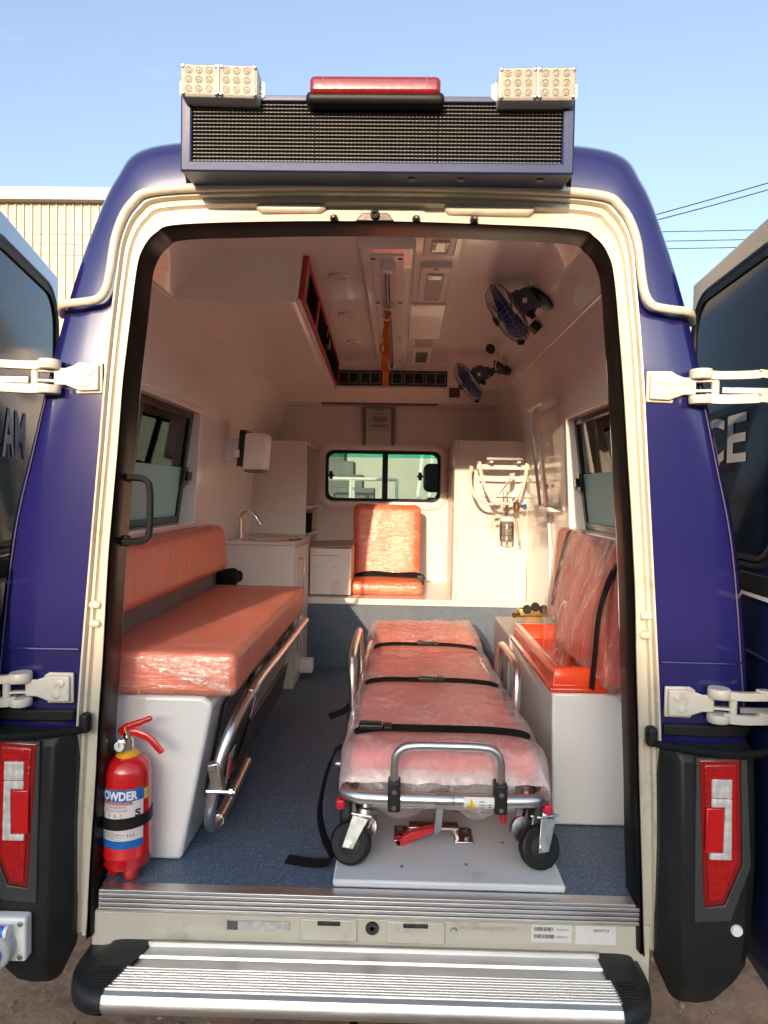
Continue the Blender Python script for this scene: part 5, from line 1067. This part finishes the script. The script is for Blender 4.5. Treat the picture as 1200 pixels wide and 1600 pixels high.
tb = thing('tube_holder', 'tall clear acrylic tube holder with white end caps beside the right window', 'holder', (.74, 1.28, 1.85))
pl_ = [(.755, 1.44), (.755, 1.20)]
MB().grid(lambda u, v: Vector((.752 - .055 * math.sin(u * math.pi) + .13 * (2.1 - lerp(1.645, 2.105, v)), lerp(1.66, 1.32, u), lerp(1.645, 2.105, v))), 14, 2).build('tube', CLEAR, tb)
MB().tube([(.770, 1.665, 1.64), (.708, 1.665, 2.11)], .008, 8).build('edge_rod', CHR, tb)
for z, ya, xa in ((1.632, 1.44, .762), (2.112, 1.32, .690)): MB().rbox(xa, xa + .075, ya, 1.67, z - .014, z + .014, .012, (3, 4, 2)).build('end_cap', WHT, tb, merge=1e-5)
for z in (1.74, 1.96): MB().lathe((.822, 1.74, z), (-1, 0, 0), [(.012, 0), (.012, .006), (.005, .012)], 12).build('stud', CHR, tb)
jb = tag(MB().rbox(-.468, -.395, 2.12, 2.20, F + .03, F + .105, .008, (3, 3, 3)).build('junction_box', WHT, None, merge=1e-5, loc=(-.43, 2.16, F + .03)), 'small white junction box on the floor edge beyond the bench', 'box')
bg_ = MB().rbox(-.80, -.70, 1.52, 1.70, 1.238, 1.300, .028, (6, 8, 4)).warp(lambda v: v + Vector((nz(v, 22, 3), nz(v, 22, 5), nz(v, 22, 9))) * .022).build('belt_bundle', WEB, None, merge=1e-5, angle=80, loc=(-.75, 1.6, 1.24)); tag(bg_, 'bundled black belt lying at the far end of the bench', 'belt')
gh = thing('grab_handle', 'black grab handle on the left door jamb', 'handle', (-.64, .02, 1.56))
pp = smooth_path([(-.662, .03, 1.722), (-.630, .02, 1.725), (-.600, .015, 1.722), (-.583, .015, 1.705), (-.580, .015, 1.64), (-.583, .015, 1.578), (-.598, .015, 1.560), (-.630, .02, 1.556), (-.662, .03, 1.556)], 5)
MB().ribbon(pp, .020, .015, (0, .35, 0) if False else [Vector((.0, .3, 0)) + (Vector((-.61, .0, 1.64)) - p) for p in pp]).build('loop', mat('matt_black', (.010, .010, .010), .7, var=.2, spec=.12), gh, bevel=.003)
for z in (1.722, 1.556): MB().rbox(-.676, -.645, .030, .06, z - .014, z + .014, .006, (2, 2, 2)).build('foot', BLKP, gh, merge=1e-5)

# ------------------------------------------------------------------ stretcher plate and stretcher
SP = thing('stretcher_plate', 'white painted mounting plate on the floor under the stretcher', 'plate', (.2, .9, F))
ZP = F + .022
MB().box(-.085, .535, .024, 1.80, F + .001, ZP).build('plate', mat('plate_paint', (.62, .63, .64), .35, var=.05, vscale=6, dirt=(.35, .32, .28), dscale=9, dlo=.6, dhi=.8), SP, bevel=.006)
for x, y in ((.515, .12), (.515, .30), (.10, .10), (.28, .12), (.40, .25), (.0, .2)): MB().lathe((x, y, ZP), (0, 0, 1), [(.005, 0), (.005, .002), (.002, .003)], 10).build('screw', GREY, SP)
lk_ = MB()
for x in (.105, .285): lk_.box(x - .028, x + .028, .235, .325, ZP + .001, ZP + .007)
lk_.box(.12, .27, .255, .295, ZP + .030, ZP + .038)
for x in (.125, .262): lk_.obox((x, .275, ZP + .019), (.006, 0, .0), (0, .02, 0), (.006 if x < .2 else -.006, 0, .014))
lk_.build('lock_bracket', STEEL, SP, bevel=.002)
for x, y in ((.095, .255), (.095, .31), (.295, .255), (.295, .31)): MB().lathe((x, y, ZP + .007), (0, 0, 1), [(.008, 0), (.008, .006), (.004, .008)], 6).build('bolt', STEEL, SP)
MB().prism([(.085, .215, ZP + .012), (.130, .205, ZP + .022), (.20, .225, ZP + .038), (.20, .235, ZP + .050), (.13, .215, ZP + .040), (.100, .217, ZP + .024), (.092, .215, ZP + .002)], (0, .022, .002)).build('release_pedal', mat('red_plastic', (.55, .02, .025), .35), SP, bevel=.003)
MB().tube([(.20, .235, ZP + .03), (.20, .215, ZP + .06), (.20, .205, ZP + .10)], .008, 10).build('lock_pin', CHR, SP)

sx0, sx1 = -.072, .498; sc_ = (sx0 + sx1) / 2
ST = thing('ambulance_stretcher', 'low aluminium stretcher with red mattress under milky film and black straps', 'stretcher', (sc_, .9, F))
ZB = .868
fr_ = smooth_path([(sx0, .62, ZB + .01), (sx0, .25, ZB), (sx0 + .004, .13, ZB), (sx0 + .03, .082, ZB), (sx0 + .09, .066, ZB), (sc_, .062, ZB), (sx1 - .09, .066, ZB), (sx1 - .03, .082, ZB), (sx1 - .004, .13, ZB), (sx1, .25, ZB), (sx1, .62, ZB + .01)], 7)
MB().tube(fr_, .0185, 14).build('foot_frame', ALUT, ST)
MB().tube([(sx0, .60, ZB + .01), (sx0 + .01, 1.85, ZB + .03)], .017, 12).build('side_rail', ALUT, ST); MB().tube([(sx1, .60, ZB + .01), (sx1 - .03, 1.85, ZB + .03)], .017, 12).build('side_rail', ALUT, ST)
MB().tube(smooth_path([(sx0 + .01, 1.84, ZB + .03), (sx0 + .05, 1.90, ZB + .03), (sc_, 1.92, ZB + .03), (sx1 - .08, 1.90, ZB + .03), (sx1 - .03, 1.84, ZB + .03)], 5), .017, 12).build('head_rail', ALUT, ST)
MB().lathe((sc_ - .028, .062, ZB), (1, 0, 0), [(.0195, 0), (.0205, .003), (.0205, .05), (.0195, .053)], 20).build('centre_sleeve', STEEL, ST)
wl_ = MB().grid(lambda u, v: Vector((lerp(.262, .345, u), .062 - .0192 * math.cos((v - .5) * 1.9), ZB + .0192 * math.sin((v - .5) * 1.9))), 4, 6).build('warning_label', mat('label_white', (.76, .74, .70), .5), ST)
tri = MB()
def onbar(x, a, r=.0196): return Vector((x, .062 - r * math.cos(a), ZB + r * math.sin(a)))
tri.grid(lambda u, v: onbar(.282 + (u - .5) * .028 * (1 - v), lerp(-.75, .75, v), .0198), 2, 8); tri.build('warning_triangle', mat('warning_yellow', (.80, .55, .02), .5), wl_, smooth=False)
ex_ = MB().add([onbar(.2812, -.25, .0203), onbar(.2828, -.25, .0203), onbar(.2832, .35, .0203), onbar(.2808, .35, .0203), onbar(.2812, -.55, .0203), onbar(.2828, -.55, .0203), onbar(.2828, -.40, .0203), onbar(.2812, -.40, .0203)], [(0, 1, 2, 3), (4, 5, 6, 7)]).build('warning_mark', INK, wl_, smooth=False)
ml = MB()
for k in range(3): ml.add([onbar(.303, .4 - .45 * k, .0198), onbar(.318, .4 - .45 * k, .0198), onbar(.318, .25 - .45 * k, .0198), onbar(.303, .25 - .45 * k, .0198)], [(0, 1, 2, 3)])
ml.add([onbar(.328, -.6, .0198), onbar(.337, -.6, .0198), onbar(.337, 0, .0198), onbar(.328, 0, .0198)], [(0, 1, 2, 3)]); ml.build('print', GREY, wl_, smooth=False)
# push handle loop
hl = smooth_path([(.075, .058, ZB + .020), (.075, .056, ZB + .07), (.078, .054, ZB + .115), (.098, .053, ZB + .142), (.135, .052, ZB + .150), (.218, .052, ZB + .151), (.300, .052, ZB + .150), (.338, .053, ZB + .142), (.358, .054, ZB + .115), (.361, .056, ZB + .07), (.361, .058, ZB + .020)], 6)
MB().tube(hl, .0125, 14).build('push_handle', ALUT, ST)
for x in (.075, .361):
    cp = MB().rbox(x - .017, x + .017, .034, .088, ZB - .026, ZB + .056, .006, (2, 2, 4)).build('handle_clamp', BLKP, ST, merge=1e-5)
    for z in (ZB - .012, ZB + .030): MB().lathe((x, .034, z), (0, -1, 0), [(.0065, 0), (.0065, .003), (.003, .004)], 12).build('clamp_bolt', CHR, cp)
# mattress with plastic cover
def matz(y): return .955 + .012 * math.sin(y * 6) * .3 + (.055 * max(0, (y - 1.50) / .4) if y > 1.5 else 0)
def mfn(v):
    t = (v.y - .10) / 1.8; w_ = 1 - .10 * max(0, t) ; return Vector((sc_ - .01 * t + (v.x - sc_) * w_, v.y, v.z + (.045 * max(0, min(1, (v.y - 1.30) / .25)) if v.z > .90 else 0) - (.012 if abs(v.y - 1.30) < .04 and v.z > .93 else 0)))
cushion(sx0 + .02, sx1 - .02, .105, 1.86, .885, .975, .035, (14, 40, 4), .005, 5, 31., mat('coral_vinyl', (.80, .11, .07), .4, var=.12, vscale=6, bump=.04, bscale=300), 'mattress', ST, None, fn=mfn)
def cover(u, v):   # draped film: across u, along v
    y = lerp(.068, 1.885, max(v, .003)); a = (u - .5) * 2; hw = (sx1 - sx0) / 2 + .004 - .028 * v
    ed = max(0, abs(a) - .84) / .16
    x = sc_ - .01 * v + math.copysign(min(abs(a) / .9, 1) * hw, a)
    z = .988 + (.046 * max(0, min(1, (y - 1.30) / .25))) - .075 * ed ** 1.3 - (.085 * (1 - v / .03) if v < .03 else 0) - (.05 * ((v - .97) / .03) ** 2 if v > .97 else 0)
    q = (x, y, 0); e = .006 * nz(q, 9, 2) + .006 * (1 - abs(nz((x * .7 + y * .4, y * 1.2 - x * .5, 0), 13, 6)) * 2) + .003 * nz(q, 40, 3)
    if abs(y - .245) < .05 or abs(y - .79) < .05 or abs(y - 1.36) < .05: e *= .3; z -= .004
    return Vector((x + .006 * nz(q, 20, 7), y, z + e * (1 - .3 * ed)))
cv = MB().grid(cover, 70, 150).build('plastic_cover', MILKY, ST, angle=80)
def skirt(u, v):   # bag of film sagging below the foot bar
    x = lerp(sx0 + .05, sx1 - .09, u); s1 = math.sin(min(1, u / .55) * math.pi) if u < .55 else math.sin((u - .55) / .45 * math.pi)
    z = .935 - v * (.085 + .075 * abs(s1)); y = .100 - .018 * math.sin(v * 3.1) + .05 * v * v + .010 * nz((x * 14, v * 3, 1), 1, 2) + .005 * nz((x * 40, v * 8, 2), 1, 3)
    return Vector((x, y, z))
MB().grid(skirt, 70, 26).build('film_skirt', film('bag_film', (.84, .80, .76), base=.45, streak=.42, scale=9, stretch=(1.6, 1, 1), rough=.18), ST, angle=80)
# belts
def belt(y, x0, x1, bk, drop0, drop1, w_=.036):
    P = [(x0 - .006, y, .990 - drop0), (x0 + .004, y, .970), (x0 + .03, y, .992), (x0 + .10, y + .004, 1.000), (sc_ - .06, y + .002, 1.001), (sc_ + .05, y - .004, 1.003), (x1 - .12, y, 1.000), (x1 - .03, y, .990), (x1 + .002, y - .01, .965), (x1 + .010, y - .02, .985 - drop1)]
    dz = .046 * max(0, min(1, (y - 1.30) / .25)); P = [(a, b, c + dz) for a, b, c in P]
    b_ = MB().ribbon(smooth_path(P, 6), w_, .0035, (0, 1, .15)).build('belt', WEB, ST)
    MB().rbox(bk - .042, bk + .030, y - .024, y + .024, 1.000 + dz, 1.016 + dz, .005, (3, 3, 2)).build('buckle', BLKG, b_, merge=1e-5); MB().rbox(bk + .030, bk + .056, y - .020, y + .020, 1.000 + dz, 1.012 + dz, .004, (2, 3, 2)).build('buckle_tongue', BLKP, b_, merge=1e-5)
belt(.245, sx0 + .012, sx1 - .012, .010, .06, .06, .040); belt(.79, sx0 + .020, sx1 - .028, .20, .05, .06); belt(1.36, sx0 + .035, sx1 - .045, .21, .05, .06)
MB().ribbon(smooth_path([(sx0 - .004, .245, .95), (sx0 - .030, .20, .93), (sx0 - .050, .15, .88), (sx0 - .060, .12, .80), (sx0 - .045, .115, .73), (sx0 - .025, .12, .685), (sx0 - .03, .12, .66), (sx0 - .08, .13, .650), (sx0 - .155, .15, .649)], 6), .034, .0035, [Vector((.25, 1, .2))] * 49).build('loose_belt', WEB, ST)
MB().ribbon(smooth_path([(sx0 - .005, .75, .93), (sx0 - .04, .72, .90), (sx0 - .09, .70, .885)], 5), .034, .0035, (0, 1, .3)).build('loose_belt', WEB, ST)
# side guards
for x, y0, y1, sgn in ((sx0 - .004, .72, 1.30, -1), (sx1 - .008, .62, 1.08, 1)):
    g = smooth_path([(x, y0, ZB + .02), (x + sgn * .006, y0 + .005, ZB + .12), (x + sgn * .01, y0 + .03, ZB + .20), (x + sgn * .012, y0 + .10, ZB + .225), (x + sgn * .012, y1 - .10, ZB + .225), (x + sgn * .01, y1 - .03, ZB + .20), (x + sgn * .004, y1, ZB + .10), (x, y1, ZB + .02)], 6)
    sgd = MB().tube(g, .0145, 12).build('side_guard', ALUT, ST)
    for y in (y0, y1): MB().lathe((x, y, ZB - .01), (0, 0, 1), [(.022, 0), (.022, .04), (.018, .045)], 14).build('guard_socket', STEEL, sgd)
    MB().box(x - .006 + sgn * .004, x + .006 + sgn * .004, y0 + .16, y0 + .24, ZB + .0, ZB + .21).build('guard_strut', GREY, sgd, bevel=.003)
for s, x in ((-1, sx0), (1, sx1)):
    MB().lathe((x, .30, ZB), (s, 0, 0), [(.010, 0), (.010, .03), (.006, .035)], 12).build('release_peg', CHR, ST)
    MB().rbox(x - .012, x + .012, .090, .125, ZB - .048, ZB - .020, .007, (2, 2, 2)).build('red_grip', mat('red_grip', (.62, .02, .05), .35), ST, merge=1e-5)
    # folded leg and wheels
    MB().tube(smooth_path([(x - s * .035, .20, ZB - .02), (x - s * .05, .22, ZB - .09), (x - s * .06, .24, .725)], 4), .016, 12).build('leg', ALUT, ST)
    MB().tube([(x - s * .012, .14, ZB - .02), (x - s * .018, .155, .74)], .013, 10).build('leg_strut', DGREY, ST)
    MB().lathe((x - s * .010, .20, .765), (1, 0, 0), [(.02, -.014), (.060, -.014), (.064, -.009), (.064, .009), (.060, .014), (.02, .014)], 26).build('loading_wheel', RUB, ST)
MB().tube([(sx0 + .05, .30, .745), (sx1 - .05, .30, .745)], .014, 12).build('axle_tube', ALUT, ST)
MB().box(.395, .412, .26, .29, .715, .79).build('red_catch', MATS['red_grip'], ST, bevel=.004)
MB().tube([(.200, .075, ZB - .02), (.200, .10, ZB - .06), (.200, .15, ZB - .12)], .012, 10).build('lock_post', CHR, ST)
def caster(cx, cy, ang, lab):
    c = Vector((cx, cy, ZP + .055)); ax = Vector((math.cos(ang), math.sin(ang), .35)).normalized(); fwd = Vector((0, 0, 1)).cross(ax).normalized(); upv = ax.cross(fwd).normalized()
    w_ = MB().lathe(c, ax, [(.030, -.016), (.050, -.017), (.057, -.012), (.059, 0), (.057, .012), (.050, .017), (.030, .016)], 30).build('caster', RUB, ST); w_['label'] = lab
    MB().lathe(c, ax, [(.003, -.020), (.022, -.019), (.031, -.0165), (.031, .0165), (.022, .019), (.003, .020)], 20).build('rim', BLKP, w_)
    for s in (-1, 1):
        P = [c + ax * s * .022 - fwd * .016 - upv * .012, c + ax * s * .022 + fwd * .016 - upv * .012, c + ax * s * .024 + fwd * .05 + upv * .070, c + ax * s * .024 + fwd * .005 + upv * .075]
        MB().prism(P, ax * .003 * s).build('fork', STEEL, w_, bevel=.001)
    MB().lathe(c + ax * -.030, ax, [(.011, 0), (.011, .008), (.006, .010), (.006, .052), (.011, .054), (.011, .060)], 8).build('axle_bolt', STEEL, w_)
    top = c + fwd * .03 + upv * .078
    MB().obox(top, ax * .028, fwd * .030, upv * .003).build('fork_crown', STEEL, w_, bevel=.001); MB().lathe(top, upv, [(.022, 0), (.022, .014), (.014, .02), (.014, .045)], 16).build('swivel', STEEL, w_)
    si_ = 1 if cx < .2 else -1
    MB().lathe(c + Vector((si_ * .040, .060, .020)), ax, [(.006, -.012), (.034, -.010), (.036, 0), (.034, .010), (.006, .012)], 22).build('brake_disc', STEEL, w_)
caster(-.043, .118, R(252), 'left front caster of the stretcher'); caster(.482, .122, R(-72), 'right front caster of the stretcher')
for x in (sx0 + .08, sx1 - .09):
    MB().lathe((x, 1.55, ZP + .06), (1, 0, 0), [(.02, -.015), (.056, -.015), (.059, 0), (.056, .015), (.02, .015)], 24).build('rear_caster', RUB, ST); MB().box(x - .012, x + .012, 1.50, 1.58, ZP + .06, ZB).build('rear_leg', DGREY, ST)

# ------------------------------------------------------------------ fire extinguisher
fx, fy, r_e = -.652, .062, .0605
FE = thing('fire_extinguisher', 'red dry powder fire extinguisher standing against the bench end', 'extinguisher', (fx, fy, F))
MB().lathe((fx, fy, F), (0, 0, 1), [(.050, .036), (.058, .036), (.0605, .042), (.0605, .060), (.062, .062), (.062, .066), (.0605, .068), (.0605, .255), (.058, .275), (.050, .291), (.036, .302), (.024, .306)], 40).build('cylinder', REDX, FE)
for a in (0, 2.1, 4.2): MB().lathe((fx + .032 * math.cos(a - .9), fy + .032 * math.sin(a - .9), F + .001), (0, 0, 1), [(.010, 0), (.020, .012), (.024, .036)], 14).build('foot', REDX, FE)
MB().lathe((fx, fy, F + .028), (0, 0, 1), [(.045, 0), (.052, .004), (.052, .010)], 30).build('base_ring', RUB, FE)
MB().lathe((fx, fy, F + .302), (0, 0, 1), [(.030, 0), (.032, .004), (.028, .009), (.024, .012), (.018, .016)], 24).build('neck_ring', YEL, FE)
MB().lathe((fx, fy, F + .318), (0, 0, 1), [(.016, 0), (.016, .022), (.011, .026), (.011, .05)], 14).build('valve', CHR, FE)
MB().lathe((fx - .012, fy - .018, F + .334), (0, -1, 0), [(.016, 0), (.016, .010), (.013, .012)], 20).build('gauge', CHR, FE); MB().lathe((fx - .012, fy - .0305, F + .334), (0, -1, 0), [(.0128, 0), (.0005, .0008)], 20).build('gauge_face', WHT, FE)
MB().box(fx - .013, fx - .011, fy - .0325, fy - .0312, F + .332, F + .343).build('needle', INK, FE)
MB().tube(smooth_path([(fx - .02, fy, F + .360), (fx + .0, fy - .004, F + .376), (fx + .035, fy - .004, F + .388), (fx + .065, fy - .004, F + .400)], 5), [.009] * 6 + [.0075] * 5 + [.0065] * 4 + [.003], 10, sq=(.9, 1.1)).build('carry_lever', REDX, FE)
MB().tube(smooth_path([(fx - .012, fy, F + .358), (fx + .020, fy - .002, F + .362), (fx + .055, fy - .004, F + .350), (fx + .085, fy - .006, F + .322), (fx + .094, fy - .006, F + .312)], 5), [.009] * 10 + [.008] * 5 + [.007] * 5 + [.003], 10, sq=(.8, 1.2)).build('squeeze_lever', REDX, FE)
def cylp(a, z, r): return Vector((fx + r * math.sin(a), fy - r * math.cos(a), z))
def band(a0, a1, z0, z1, r, mt, name, par): return MB().grid(lambda u, v: cylp(lerp(a0, a1, u), lerp(z0, z1, v), r), 24, 1).build(name, mt, par)
rr0 = r_e + .0005
LBW = mat('label_paper', (.70, .66, .64), .5, var=.04); LBB = mat('label_blue', (.012, .13, .45), .4); LBR = mat('label_red', (.45, .02, .04), .4)
lb = band(-1.15, 1.05, F + .092, F + .238, rr0, LBW, 'label', FE)
band(-1.15, 1.05, F + .208, F + .238, rr0 + .0003, LBB, 'title_band', lb); band(-1.15, .55, F + .200, F + .2076, rr0 + .0003, LBR, 'red_band', lb)
band(-.95, 1.05, F + .092, F + .112, rr0 + .0003, LBB, 'foot_band', lb); band(1.08, 1.35, F + .205, F + .232, rr0 + .0003, mat('label_yellow', (.75, .50, .12), .5), 'side_tag', lb)
def ctext(txt, size, a0, a1, z, mt, par, r, bold=0.):
    vs, fs = text_verts(txt, size, 'LEFT', bold); mn, mx = min(v.x for v in vs), max(v.x for v in vs)
    return MB().add([cylp(lerp(a0, a1, (v.x - mn) / (mx - mn)), z + v.y, r) for v in vs], fs).build('lettering', mt, par, smooth=False)
ctext('POWDER', .029, -.95, .78, F + .2125, WHT, lb, rr0 + .0008, .0012)
ctext('PORTABLE FIRE EXTINGUISHER', .0075, -.95, .5, F + .2012, LBW, lb, rr0 + .0008); ctext('STORED PRESSURE TYPE', .006, -.55, .30, F + .193, INK, lb, rr0 + .0008); ctext('SUITABLE FOR CLASSES OF FIRE', .0065, -.62, .34, F + .1845, LBR, lb, rr0 + .0008)
ctext('A    B    C', .011, -.48, .16, F + .170, INK, lb, rr0 + .0008); ctext('S', .024, .66, .92, F + .170, INK, lb, rr0 + .0008, .001)
tl = MB()
for k in range(7): tl.grid(lambda u, v, k=k: cylp(lerp(-.85, lerp(-.2, .3, (k * 7 % 5) / 4), u), F + .132 - k * .0028 + v * .0011, rr0 + .0006), 8, 1)
tl.build('small_print', GREY, lb, smooth=False, kind='stuff'); ctext('ISI', .012, .35, .62, F + .121, GREY, lb, rr0 + .0008)
MB().loft([[cylp(2 * math.pi * i / 40, z + .004 * math.sin(2 * math.pi * i / 40), r) for i in range(40)] for z, r in ((F + .139, rr0), (F + .139, rr0 + .003), (F + .167, rr0 + .003), (F + .167, rr0))], closed=True).build('retaining_band', RUB, FE)
MB().tube(smooth_path([(fx - .006, .132, 1.113), (fx + .008, .118, 1.085), (fx + .004, .095, 1.05), (fx - .006, .07, 1.02), (fx - .004, fy - .012, F + .375), (fx + .004, fy - .014, F + .352)], 6), .0014, 6).build('seal_string', mat('yellow_string', (.70, .58, .20), .7), FE)
FE.scale = (1.03, 1.03, 1.09)

for k in range(7): MB().lathe((-.66 + k * .22, 2.974, 2.306), (0, -1, 0), [(.005, 0), (.005, .002), (.002, .003)], 8).build('screw', STEEL, du)
for y in (.62, 1.5, 2.3):
    for sx_ in (-1, 1): MB().lathe((sx_ * .752, y, 2.262), (-sx_, 0, -.4), [(.005, -.002), (.005, .002), (.002, .003)], 8).build('lining_screw', STEEL, VAN)
